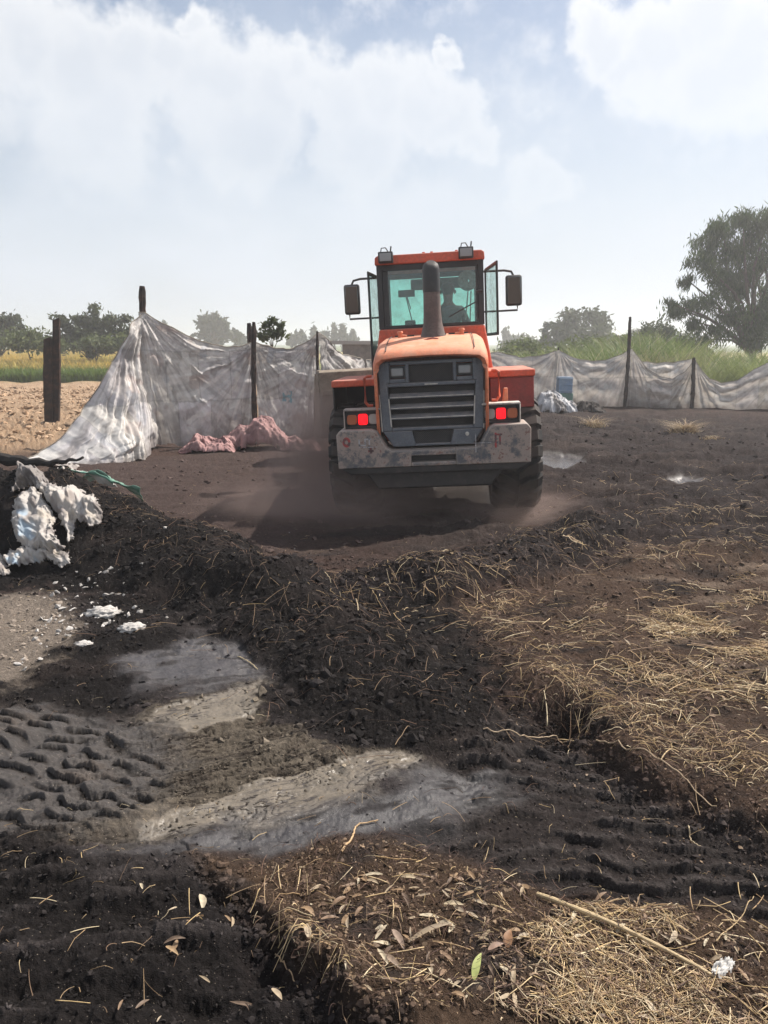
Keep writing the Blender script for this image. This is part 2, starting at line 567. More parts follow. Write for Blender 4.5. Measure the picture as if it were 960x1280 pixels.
    var = 1 + .35 * crumb + .25 * fine
    col *= np.clip(var, .45, 1.7)[:, None]
    if full:
        return h, col, np.clip(wet, 0, 1), mud
    return h, col, np.clip(wet, 0, 1)


def Hh(x, y):
    a = np.atleast_1d(np.asarray(x, float))
    b = np.atleast_1d(np.asarray(y, float))
    return terrain(a, b)[0]


def H1(x, y):
    return float(Hh(x, y)[0])


# ------------------------------------------------------------------ mesh helpers


def mesh_np(name, V, Fq, smooth=True, attrs=None):
    """V (n,3); Fq (m,k) all of one size k"""
    me = bpy.data.meshes.new(name)
    V = np.ascontiguousarray(V, np.float32)
    Fq = np.ascontiguousarray(Fq, np.int32)
    me.vertices.add(len(V))
    me.vertices.foreach_set('co', V.ravel())
    m, k = Fq.shape
    me.loops.add(m * k)
    me.loops.foreach_set('vertex_index', Fq.ravel())
    me.polygons.add(m)
    me.polygons.foreach_set('loop_start', np.arange(0, m * k, k, dtype=np.int32))
    me.update(calc_edges=True)
    me.polygons.foreach_set('use_smooth', np.full(m, smooth))
    for an, av in (attrs or {}).items():
        av = np.asarray(av)
        if av.ndim == 2:
            at_ = me.attributes.new(an, 'FLOAT_COLOR', 'POINT')
            buf = np.ones((len(V), 4), np.float32)
            buf[:, :3] = av
            at_.data.foreach_set('color', buf.ravel())
        else:
            at_ = me.attributes.new(an, 'FLOAT', 'POINT')
            at_.data.foreach_set('value', av.astype(np.float32))
    return me


def link(name, me, mat=None, parent=None):
    o = bpy.data.objects.new(name, me)
    C.objects.link(o)
    if mat is not None and me is not None and not me.materials:
        me.materials.append(mat)
    if parent:
        o.parent = parent
    return o


def tag(o, label=None, cat=None, group=None, kind=None):
    if label:
        o['label'] = label
    if cat:
        o['category'] = cat
    if group:
        o['group'] = group
    if kind:
        o['kind'] = kind
    return o


def empty(name, loc=(0, 0, 0), rot=(0, 0, 0)):
    o = bpy.data.objects.new(name, None)
    o.empty_display_size = .2
    o.location = loc
    o.rotation_euler = rot
    C.objects.link(o)
    return o


class MB:
    def __init__(s):
        s.v = []
        s.f = []

    def add(s, vs, fs, M=None):
        k = len(s.v)
        for p in vs:
            p = Vector(p)
            s.v.append(M @ p if M else p)
        for f in fs:
            s.f.append([i + k for i in f])
        return s

    def box(s, x0, x1, y0, y1, z0, z1, M=None):
        vs = [(x, y, z) for z in (z0, z1) for y in (y0, y1) for x in (x0, x1)]
        return s.add(vs, [(0, 2, 3, 1), (4, 5, 7, 6), (0, 1, 5, 4), (2, 6, 7, 3), (0, 4, 6, 2), (1, 3, 7, 5)], M)

    def prism(s, prof, a0, a1, axis='y', M=None):
        """profile polygon (two coordinates) extruded along an axis"""
        n = len(prof)
        vs = []
        for a in (a0, a1):
            for (p, q) in prof:
                vs.append({'x': (a, p, q), 'y': (p, a, q), 'z': (p, q, a)}[axis])
        fs = [list(range(n)), list(range(2 * n - 1, n - 1, -1))]
        for i in range(n):
            j = (i + 1) % n
            fs.append((i, i + n, j + n, j))
        return s.add(vs, fs, M)

    def tube(s, pts, rad, seg=8, M=None, cap=True):
        pts = [Vector(p) for p in pts]
        n = len(pts)
        if not hasattr(rad, '__len__'):
            rad = [rad] * n
        vs = []
        up = Vector((0, 0, 1))
        d0 = (pts[1] - pts[0]).normalized()
        if abs(d0.dot(up)) > .9:
            up = Vector((0, 1, 0))
        for i, p in enumerate(pts):
            d = (pts[min(i + 1, n - 1)] - pts[max(i - 1, 0)]).normalized()
            a = d.cross(up)
            a = a.normalized() if a.length > 1e-6 else Vector((1, 0, 0))
            b = d.cross(a)
            for k in range(seg):
                t = 2 * math.pi * k / seg
                vs.append(p + (a * math.cos(t) + b * math.sin(t)) * rad[i])
        fs = []
        for i in range(n - 1):
            for k in range(seg):
                k2 = (k + 1) % seg
                fs.append((i * seg + k, i * seg + k2, (i + 1) * seg + k2, (i + 1) * seg + k))
        if cap:
            fs.append(list(range(seg - 1, -1, -1)))
            fs.append([(n - 1) * seg + k for k in range(seg)])
        return s.add(vs, fs, M)

    def lathe(s, prof, seg=32, axis='x', M=None):
        """profile (along, radius) spun round an axis"""
        vs, fs = [], []
        n = len(prof)
        for k in range(seg):
            t = 2 * math.pi * k / seg
            c, q = math.cos(t), math.sin(t)
            for (a, r) in prof:
                vs.append({'x': (a, r * c, r * q), 'z': (r * c, r * q, a), 'y': (r * c, a, r * q)}[axis])
        for k in range(seg):
            k2 = (k + 1) % seg
            for i in range(n - 1):
                fs.append((k * n + i, k * n + i + 1, k2 * n + i + 1, k2 * n + i))
        return s.add(vs, fs, M)

    def build(s, name, mat, parent=None, bevel=0, smooth=False, seg=2):
        me = bpy.data.meshes.new(name)
        me.from_pydata([tuple(v) for v in s.v], [], s.f)
        bm = bmesh.new()
        bm.from_mesh(me)
        bmesh.ops.recalc_face_normals(bm, faces=bm.faces)
        bm.to_mesh(me)
        bm.free()
        me.update()
        if smooth or bevel:
            me.polygons.foreach_set('use_smooth', [True] * len(me.polygons))
            me.set_sharp_from_angle(angle=R(38))
        o = link(name, me, mat, parent)
        if bevel:
            b = o.modifiers.new('bevel', 'BEVEL')
            b.width = bevel
            b.segments = seg
            b.limit_method = 'ANGLE'
            b.angle_limit = R(35)
        return o


# ------------------------------------------------------------------ materials


def nmat(name):
    m = bpy.data.materials.new(name)
    m.use_nodes = True
    nt = m.node_tree
    return m, nt.nodes, nt.links, nt.nodes['Principled BSDF']


def mrange(N, L, src, a, b, c=0, d=1, smooth=False):
    m = N.new('ShaderNodeMapRange')
    if smooth:
        m.interpolation_type = 'SMOOTHSTEP'
    L.new(src, m.inputs['Value'])
    for k, v in zip(('From Min', 'From Max', 'To Min', 'To Max'), (a, b, c, d)):
        m.inputs[k].default_value = v
    return m.outputs[0]


def mixc(N, L, fac, A, B, blend='MIX'):
    m = N.new('ShaderNodeMix')
    m.data_type = 'RGBA'
    m.blend_type = blend
    for s, v in (('Factor', fac), ('A', A), ('B', B)):
        if isinstance(v, (int, float)):
            m.inputs[s].default_value = v
        elif isinstance(v, tuple):
            m.inputs[s].default_value = (*v, 1) if len(v) == 3 else v
        else:
            L.new(v, m.inputs[s])
    return m.outputs['Result']


def bump(N, L, bsdf, h, strength=.5, dist=.01):
    b = N.new('ShaderNodeBump')
    b.inputs['Strength'].default_value = strength
    b.inputs['Distance'].default_value = dist
    L.new(h, b.inputs['Height'])
    L.new(b.outputs[0], bsdf.inputs['Normal'])
    return b


def mat_ground():
    m, N, L, B = nmat('yard_soil')
    a = N.new('ShaderNodeAttribute')
    a.attribute_name = 'col'
    w = N.new('ShaderNodeAttribute')
    w.attribute_name = 'wet'
    tc = N.new('ShaderNodeTexCoord')
    n1 = noise(N, L, tc.outputs['Object'], 55, 6, .7)
    n2 = noise(N, L, tc.outputs['Object'], 260, 3, .7)
    f = mrange(N, L, n1.outputs['Fac'], .3, .7, .62, 1.42)
    g = mrange(N, L, n2.outputs['Fac'], .3, .7, .70, 1.32)
    mu = N.new('ShaderNodeMath')
    mu.operation = 'MULTIPLY'
    L.new(f, mu.inputs[0])
    L.new(g, mu.inputs[1])
    # wet skins are even in tone
    k = N.new('ShaderNodeMix')
    k.data_type = 'FLOAT'
    wf = mrange(N, L, w.outputs['Fac'], .3, .65)
    L.new(wf, k.inputs[0])
    L.new(mu.outputs[0], k.inputs[2])
    k.inputs[3].default_value = 1.0
    kf = mrange(N, L, n1.outputs['Fac'], .3, .7, .82, 1.18)
    L.new(kf, k.inputs[3])
    v = N.new('ShaderNodeVectorMath')
    v.operation = 'SCALE'
    L.new(a.outputs['Color'], v.inputs[0])
    L.new(k.outputs[0], v.inputs['Scale'])
    # drying cracks and torn layers in the mud sheet
    md = N.new('ShaderNodeAttribute')
    md.attribute_name = 'mud'
    mpc = N.new('ShaderNodeMapping')
    mpc.vector_type = 'TEXTURE'
    mpc.inputs['Rotation'].default_value = (0, 0, R(21))
    mpc.inputs['Scale'].default_value = (1 / 1.1, 1 / 5.5, 1)
    L.new(tc.outputs['Object'], mpc.inputs[0])
    nc = noise(N, L, mpc.outputs[0], 2.1, 6, .60)
    cabs = N.new('ShaderNodeMath')
    cabs.operation = 'PINGPONG'
    L.new(nc.outputs['Fac'], cabs.inputs[0])
    cabs.inputs[1].default_value = .075
    cl = mrange(N, L, cabs.outputs[0], .020, .009)
    nm = noise(N, L, tc.outputs['Object'], 3.2, 3, .5)
    cm = N.new('ShaderNodeMath')
    cm.operation = 'MULTIPLY'
    L.new(cl, cm.inputs[0])
    L.new(mrange(N, L, nm.outputs['Fac'], .46, .54), cm.inputs[1])
    cm2 = N.new('ShaderNodeMath')
    cm2.operation = 'MULTIPLY'
    L.new(cm.outputs[0], cm2.inputs[0])
    L.new(md.outputs['Fac'], cm2.inputs[1])
    vc = mixc(N, L, cm2.outputs[0], v.outputs[0], (.035, .027, .022))
    # pale grit and crumbs of ash
    n3 = noise(N, L, tc.outputs['Object'], 120, 1, .5)
    gr = mrange(N, L, n3.outputs['Fac'], .735, .76)
    col = mixc(N, L, gr, vc, (.26, .22, .18))
    L.new(col, B.inputs['Base Color'])
    ro = mrange(N, L, w.outputs['Fac'], 0, 1, 1.0, .10)
    n4 = noise(N, L, tc.outputs['Object'], 14, 4, .6)
    rn = mrange(N, L, n4.outputs['Fac'], .3, .7, -.10, .10)
    ra = N.new('ShaderNodeMath')
    ra.operation = 'ADD'
    ra.use_clamp = True
    L.new(ro, ra.inputs[0])
    L.new(rn, ra.inputs[1])
    L.new(ra.outputs[0], B.inputs['Roughness'])
    L.new(mrange(N, L, w.outputs['Fac'], .28, .65, .06, .6), B.inputs['Specular IOR Level'])
    n0 = noise(N, L, tc.outputs['Object'], 19, 5, .65)
    bh0 = N.new('ShaderNodeMath')
    bh0.operation = 'MULTIPLY_ADD'
    L.new(n0.outputs['Fac'], bh0.inputs[0])
    bh0.inputs[1].default_value = 2.2
    L.new(n1.outputs['Fac'], bh0.inputs[2])
    bh = N.new('ShaderNodeMath')
    bh.operation = 'ADD'
    L.new(bh0.outputs[0], bh.inputs[0])
    L.new(n2.outputs['Fac'], bh.inputs[1])
    bh2 = N.new('ShaderNodeMath')
    bh2.operation = 'MULTIPLY_ADD'
    L.new(cm2.outputs[0], bh2.inputs[0])
    bh2.inputs[1].default_value = -4.0
    L.new(bh.outputs[0], bh2.inputs[2])
    bh = bh2
    b = bump(N, L, B, bh.outputs[0], .8, .016)
    L.new(mrange(N, L, w.outputs['Fac'], .1, .7, 1.0, .22), b.inputs['Strength'])
    return m


def mat_attr(name, rough=.8, trans=0.0, spec=.3, noise_scale=40, nb=.3, sub=None):
    m, N, L, B = nmat(name)
    a = N.new('ShaderNodeAttribute')
    a.attribute_name = 'col'
    tc = N.new('ShaderNodeTexCoord')
    n1 = noise(N, L, tc.outputs['Object'], noise_scale, 4, .6)
    v = N.new('ShaderNodeVectorMath')
    v.operation = 'SCALE'
    L.new(a.outputs['Color'], v.inputs[0])
    L.new(mrange(N, L, n1.outputs['Fac'], .25, .75, 1 - nb, 1 + nb), v.inputs['Scale'])
    L.new(v.outputs[0], B.inputs['Base Color'])
    B.inputs['Roughness'].default_value = rough
    B.inputs['Specular IOR Level'].default_value = spec
    if trans:
        t = N.new('ShaderNodeBsdfTranslucent')
        L.new(v.outputs[0], t.inputs['Color'])
        mx = N.new('ShaderNodeMixShader')
        mx.inputs[0].default_value = trans
        L.new(B.outputs[0], mx.inputs[1])
        L.new(t.outputs[0], mx.inputs[2])
        L.new(mx.outputs[0], N['Material Output'].inputs[0])
    return m


def mat_plain(name, col, rough=.6, metal=0, col2=None, scale=8, lo=.4, hi=.65, bmp=0, spec=.5, detail=6):
    m, N, L, B = nmat(name)
    tc = N.new('ShaderNodeTexCoord')
    B.inputs['Roughness'].default_value = rough
    B.inputs['Metallic'].default_value = metal
    B.inputs['Specular IOR Level'].default_value = spec
    n1 = noise(N, L, tc.outputs['Object'], scale, detail, .65)
    if col2 is not None:
        c = mixc(N, L, mrange(N, L, n1.outputs['Fac'], lo, hi), col, col2)
        n2 = noise(N, L, tc.outputs['Object'], scale * 9, 3, .6)
        v = N.new('ShaderNodeVectorMath')
        v.operation = 'SCALE'
        L.new(c, v.inputs[0])
        L.new(mrange(N, L, n2.outputs['Fac'], .3, .7, .8, 1.2), v.inputs['Scale'])
        L.new(v.outputs[0], B.inputs['Base Color'])
        L.new(mrange(N, L, n1.outputs['Fac'], lo, hi, rough, min(1, rough + .25)), B.inputs['Roughness'])
    else:
        B.inputs['Base Color'].default_value = (*col, 1)
    if bmp:
        bump(N, L, B, n1.outputs['Fac'], bmp, .01)
    return m


M_ground = mat_ground()
M_straw = mat_attr('dry_straw', .6, .25, .35, 60, .25)
M_leaf = mat_attr('leaf', .55, .30, .35, 30, .2)
M_clod = mat_attr('soil_clod', .95, 0, .15, 90, .35)
M_foliage = mat_attr('foliage', .6, .35, .3, 3, .3)
M_bark = mat_plain('bark', (.06, .045, .035), .9, col2=(.12, .095, .075), scale=6, bmp=.6)
M_burnt = mat_plain('burnt_wood', (.020, .014, .012), .8, col2=(.085, .048, .034), scale=9, lo=.45, hi=.7, bmp=.8, spec=.3)
M_char = mat_plain('charcoal_wood', (.012, .011, .011), .75, col2=(.04, .034, .03), scale=14, bmp=.8, spec=.3)

# ------------------------------------------------------------------ ground sheet


def build_ground():
    a_d = np.linspace(R(-35), R(35), 1050)
    a_m = np.concatenate([np.arange(35.4, 62, .5), np.arange(63, 180, 3.0)])
    az = np.concatenate([-R(a_m[::-1]) if False else -np.radians(a_m[::-1]), a_d, np.radians(a_m)])
    dep = np.linspace(R(58), R(3.9), 830)
    r1 = CAM_H / np.tan(dep)
    r2 = np.geomspace(r1[-1] * 1.006, 900, 110)
    r0 = np.linspace(.25, r1[0] - .04, 8)
    rr = np.concatenate([r0, r1, r2])
    A, Rr = np.meshgrid(az, rr)
    X = (np.sin(A) * Rr).ravel()
    Y = (np.cos(A) * Rr).ravel()
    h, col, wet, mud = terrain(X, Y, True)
    mud = np.append(mud, 0)
    na, nr = len(az), len(rr)
    idx = np.arange(na * nr).reshape(nr, na)
    f = np.stack([idx[:-1, :-1], idx[:-1, 1:], idx[1:, 1:], idx[1:, :-1]], -1).reshape(-1, 4)
    # close the ring behind the camera
    g = np.stack([idx[:-1, -1], idx[:-1, 0], idx[1:, 0], idx[1:, -1]], -1).reshape(-1, 4)
    # and the disc under the camera
    V = np.stack([X, Y, h], 1)
    V = np.vstack([V, [0, 0, float(h[:na].mean())]])
    col = np.vstack([col, col[0]])
    wet = np.append(wet, .1)
    f = np.vstack([f, g])[:, ::-1]
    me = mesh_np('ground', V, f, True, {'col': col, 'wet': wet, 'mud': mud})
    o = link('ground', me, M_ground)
    tag(o, kind='structure')


build_ground()

# ------------------------------------------------------------------ wheel loader
M_orange = mat_plain('orange_paint', (.62, .085, .030), .42, col2=(.52, .11, .055), scale=3.5, lo=.5, hi=.8)
M_hood = mat_plain('sun_faded_orange_paint', (.72, .20, .085), .5, col2=(.58, .17, .09), scale=3, lo=.45, hi=.75)
M_dred = mat_plain('dark_red_paint', (.27, .032, .026), .6, col2=(.18, .028, .024), scale=5)
M_grille = mat_plain('blue_grey_paint', (.085, .102, .125), .5, col2=(.150, .160, .172), scale=7, lo=.45, hi=.75)
M_black = mat_plain('black_plastic', (.014, .014, .015), .55, col2=(.035, .033, .032), scale=8, lo=.5, hi=.8)
M_dkmetal = mat_plain('dark_metal', (.022, .021, .021), .6, col2=(.06, .05, .045), scale=10, lo=.5, hi=.75)
M_pipe = mat_plain('exhaust_steel', (.085, .068, .062), .55, metal=.3, col2=(.16, .13, .12), scale=6)
M_bucket = mat_plain('worn_bucket_steel', (.26, .21, .16), .7, metal=.1, col2=(.15, .115, .085), scale=4, bmp=.2)
M_wmetal = mat_plain('scraped_and_sunlit_metal', (.62, .58, .52), .5, col2=(.4, .36, .32), scale=20)


def dusty(m, amount=.45, tone=(.40, .31, .25)):
    nt = m.node_tree
    N, L = nt.nodes, nt.links
    B = N['Principled BSDF']
    src = B.inputs['Base Color'].links[0].from_socket
    g = N.new('ShaderNodeNewGeometry')
    sp = N.new('ShaderNodeSeparateXYZ')
    L.new(g.outputs['Normal'], sp.inputs[0])
    tc = N.new('ShaderNodeTexCoord')
    n1 = noise(N, L, tc.outputs['Object'], 6, 7, .7)
    n2 = noise(N, L, tc.outputs['Object'], 45, 4, .7)
    up = mrange(N, L, sp.outputs[2], .2, .95, .12, 1)
    mu = N.new('ShaderNodeMath')
    mu.operation = 'MULTIPLY'
    L.new(up, mu.inputs[0])
    L.new(mrange(N, L, n1.outputs['Fac'], .35, .7, .25 * amount, amount * 1.5), mu.inputs[1])
    c = mixc(N, L, mu.outputs[0], src, tone)
    c = mixc(N, L, mrange(N, L, n2.outputs['Fac'], .68, .72, 0, .7), c, (.10, .045, .03))
    L.new(c, B.inputs['Base Color'])
    L.new(mrange(N, L, mu.outputs[0], 0, .5, .40, .85), B.inputs['Roughness'])


dusty(M_orange, .6)
dusty(M_hood, .6, (.62, .40, .28))
dusty(M_grille, .8, (.30, .26, .24))
dusty(M_dred, .5, (.22, .12, .10))
dusty(M_black, .5, (.12, .10, .09))
dusty(M_dkmetal, .6, (.12, .09, .075))


def mat_rubber():
    m, N, L, B = nmat('dusty_rubber')
    g = N.new('ShaderNodeNewGeometry')
    tc = N.new('ShaderNodeTexCoord')
    n1 = noise(N, L, tc.outputs['Object'], 5, 6, .65)
    c = mixc(N, L, mrange(N, L, n1.outputs['Fac'], .45, .75), (.014, .013, .013), (.085, .065, .052))
    sp = N.new('ShaderNodeVectorMath')
    sp.operation = 'MULTIPLY'
    L.new(tc.outputs['Object'], sp.inputs[0])
    sp.inputs[1].default_value = (0, 1, 1)
    ln = N.new('ShaderNodeVectorMath')
    ln.operation = 'LENGTH'
    L.new(sp.outputs[0], ln.inputs[0])
    p = mrange(N, L, ln.outputs['Value'], .655, .672, 0, .75)
    c = mixc(N, L, p, c, (.060, .047, .040))
    L.new(c, B.inputs['Base Color'])
    B.inputs['Roughness'].default_value = .85
    bump(N, L, B, n1.outputs['Fac'], .3, .01)
    return m


def mat_bumper():
    m, N, L, B = nmat('chipped_bumper_paint')
    tc = N.new('ShaderNodeTexCoord')
    vec = tc.outputs['Object']
    n1 = noise(N, L, vec, 4.5, 8, .72)
    n2 = noise(N, L, vec, 16, 6, .7)
    n3 = noise(N, L, vec, 34, 4, .6)
    sep = N.new('ShaderNodeSeparateXYZ')
    L.new(vec, sep.inputs[0])
    base = mixc(N, L, mrange(N, L, n2.outputs['Fac'], .4, .6), (.090, .093, .105), (.180, .158, .145))
    # scraped primer and rust, more of it low and at the corners
    s1 = N.new('ShaderNodeMath')
    s1.operation = 'MULTIPLY_ADD'
    L.new(n2.outputs['Fac'], s1.inputs[0])
    s1.inputs[1].default_value = .30
    L.new(n1.outputs['Fac'], s1.inputs[2])
    ax = N.new('ShaderNodeMath')
    ax.operation = 'ABSOLUTE'
    L.new(sep.outputs[0], ax.inputs[0])
    s1b = N.new('ShaderNodeMath')
    s1b.operation = 'MULTIPLY_ADD'
    L.new(ax.outputs[0], s1b.inputs[0])
    s1b.inputs[1].default_value = .12
    L.new(s1.outputs[0], s1b.inputs[2])
    chip = mrange(N, L, s1b.outputs[0], .655, .74, 0, .85)
    base = mixc(N, L, chip, base, (.36, .28, .235))
    s2 = N.new('ShaderNodeMath')
    s2.operation = 'MULTIPLY_ADD'
    L.new(n3.outputs['Fac'], s2.inputs[0])
    s2.inputs[1].default_value = .6
    L.new(n1.outputs['Fac'], s2.inputs[2])
    rust = mrange(N, L, s2.outputs[0], .89, .94, 0, .7)
    base = mixc(N, L, rust, base, (.17, .055, .04))
    g = N.new('ShaderNodeNewGeometry')
    bv = N.new('ShaderNodeBevel')
    bv.samples = 4
    bv.inputs['Radius'].default_value = .022
    dt = N.new('ShaderNodeVectorMath')
    dt.operation = 'DOT_PRODUCT'
    L.new(bv.outputs[0], dt.inputs[0])
    L.new(g.outputs['Normal'], dt.inputs[1])
    ed = N.new('ShaderNodeMath')
    ed.operation = 'MULTIPLY_ADD'
    L.new(n2.outputs['Fac'], ed.inputs[0])
    ed.inputs[1].default_value = -.10
    L.new(dt.outputs['Value'], ed.inputs[2])
    edge = mrange(N, L, ed.outputs[0], .93, .86)
    base = mixc(N, L, edge, base, (.42, .36, .31))
    # dust lying on surfaces that face up
    sn = N.new('ShaderNodeSeparateXYZ')
    L.new(g.outputs['True Normal'], sn.inputs[0])
    base = mixc(N, L, mrange(N, L, sn.outputs[2], .5, .9, 0, .75), base, (.36, .30, .26))
    L.new(base, B.inputs['Base Color'])
    B.inputs['Roughness'].default_value = .6
    bump(N, L, B, s1.outputs[0], .25, .01)
    return m


def mat_glass(name, tint, refl=.07, dirt=.06):
    m, N, L, B = nmat(name)
    t = N.new('ShaderNodeBsdfTransparent')
    t.inputs[0].default_value = (*tint, 1)
    g = N.new('ShaderNodeBsdfGlossy')
    g.inputs['Roughness'].default_value = .05
    mx = N.new('ShaderNodeMixShader')
    mx.inputs[0].default_value = refl
    L.new(t.outputs[0], mx.inputs[1])
    L.new(g.outputs[0], mx.inputs[2])
    d = N.new('ShaderNodeBsdfDiffuse')
    d.inputs[0].default_value = (.40, .42, .38, 1)
    tc = N.new('ShaderNodeTexCoord')
    n1 = noise(N, L, tc.outputs['Object'], 7, 6, .7)
    m2 = N.new('ShaderNodeMixShader')
    L.new(mrange(N, L, n1.outputs['Fac'], .4, .8, dirt * .4, dirt * 3), m2.inputs[0])
    L.new(mx.outputs[0], m2.inputs[1])
    L.new(d.outputs[0], m2.inputs[2])
    L.new(m2.outputs[0], N['Material Output'].inputs[0])
    return m


def mat_lens(name, col, emit=0):
    m, N, L, B = nmat(name)
    B.inputs['Base Color'].default_value = (*col, 1)
    B.inputs['Roughness'].default_value = .25
    tc = N.new('ShaderNodeTexCoord')
    w = N.new('ShaderNodeTexWave')
    w.inputs['Scale'].default_value = 18
    L.new(tc.outputs['Object'], w.inputs['Vector'])
    bump(N, L, B, w.outputs['Fac'], .3, .004)
    if emit:
        B.inputs['Emission Color'].default_value = (*col, 1)
        L.new(mrange(N, L, w.outputs['Fac'], 0, 1, emit * .45, emit * 1.2), B.inputs['Emission Strength'])
    return m


def mat_mesh():
    """fine radiator mesh: real holes are below a millimetre at this distance"""
    m, N, L, B = nmat('radiator_mesh')
    tc = N.new('ShaderNodeTexCoord')
    b = N.new('ShaderNodeTexChecker')
    b.inputs['Scale'].default_value = 90
    L.new(tc.outputs['Object'], b.inputs['Vector'])
    n1 = noise(N, L, tc.outputs['Object'], 5, 5, .6)
    c = mixc(N, L, b.outputs['Fac'], (.010, .010, .011), (.040, .038, .038))
    c = mixc(N, L, mrange(N, L, n1.outputs['Fac'], .45, .8, 0, .6), c, (.075, .062, .055))
    L.new(c, B.inputs['Base Color'])
    B.inputs['Roughness'].default_value = .8
    return m


M_rubber = mat_rubber()
M_bumper = mat_bumper()
M_glass = mat_glass('green_tinted_glass', (.76, .95, .91), dirt=.06)
M_sideglass = mat_glass('side_glass', (.82, .92, .90), dirt=.12)
M_mesh = mat_mesh()
M_redlit = mat_lens('lit_red_lens', (.9, .004, .012), 1.1)
M_amber = mat_lens('amber_lens', (.42, .12, .05))
M_clear = mat_lens('clear_lens', (.40, .35, .32))
M_lampglass = mat_lens('work_lamp_lens', (.30, .31, .31))
M_mirror = mat_plain('mirror_glass', (.35, .37, .36), .08, metal=1.0)


def build_tyre(parent, x, y, side, Rr=.68, W=.56, name='wheel'):
    w = empty(name, (x, y, Rr))
    w.parent = parent
    hw = W / 2
    prof = [(-hw * .62, .33), (-hw * .95, .38), (-hw, .50), (-hw * .93, .59), (-hw * .78, .632), (0, .645),
            (hw * .78, .632), (hw * .93, .59), (hw, .50), (hw * .95, .38), (hw * .62, .33)]
    t = MB()
    t.lathe(prof, 48, 'x')
    n = 22
    for s in (-1, 1):
        for k in range(n):
            a0 = 2 * math.pi * (k + (.5 if s > 0 else 0)) / n
            segs = []
            for (ax, da, dw) in ((0.02, .10, .050), (hw * .45, .03, .058), (hw * .82, 0, .070), (hw * 1.02, 0, .070)):
                rt = Rr if ax < hw * .9 else Rr - .06
                rb = .62 if ax < hw * .9 else .56
                a = a0 + da * 1.5
                for (r_, dd) in ((rb, -dw), (rb, dw), (rt, dw * .8), (rt, -dw * .8)):
                    aa = a + dd / r_
                    segs.append((s * ax, r_ * math.cos(aa), r_ * math.sin(aa)))
            fs = [(0, 1, 2, 3), (15, 14, 13, 12)]
            for i in range(3):
                b = i * 4
                for j in range(4):
                    j2 = (j + 1) % 4
                    fs.append((b + j, b + 4 + j, b + 4 + j2, b + j2))
            t.add(segs, fs)
    t.build('tyre', M_rubber, w, smooth=True)
    r = MB()
    r.lathe([(side * hw * .7, .34), (side * hw * .66, .30), (side * hw * .2, .27), (side * hw * .15, .12), (side * hw * .45, .11), (side * hw * .45, 0.001)], 28, 'x')
    r.lathe([(-side * hw * .7, .34), (-side * hw * .6, .30), (-side * hw * .1, .27), (-side * hw * .1, .001)], 28, 'x')
    r.build('rim', M_orange, w, smooth=True)
    return w


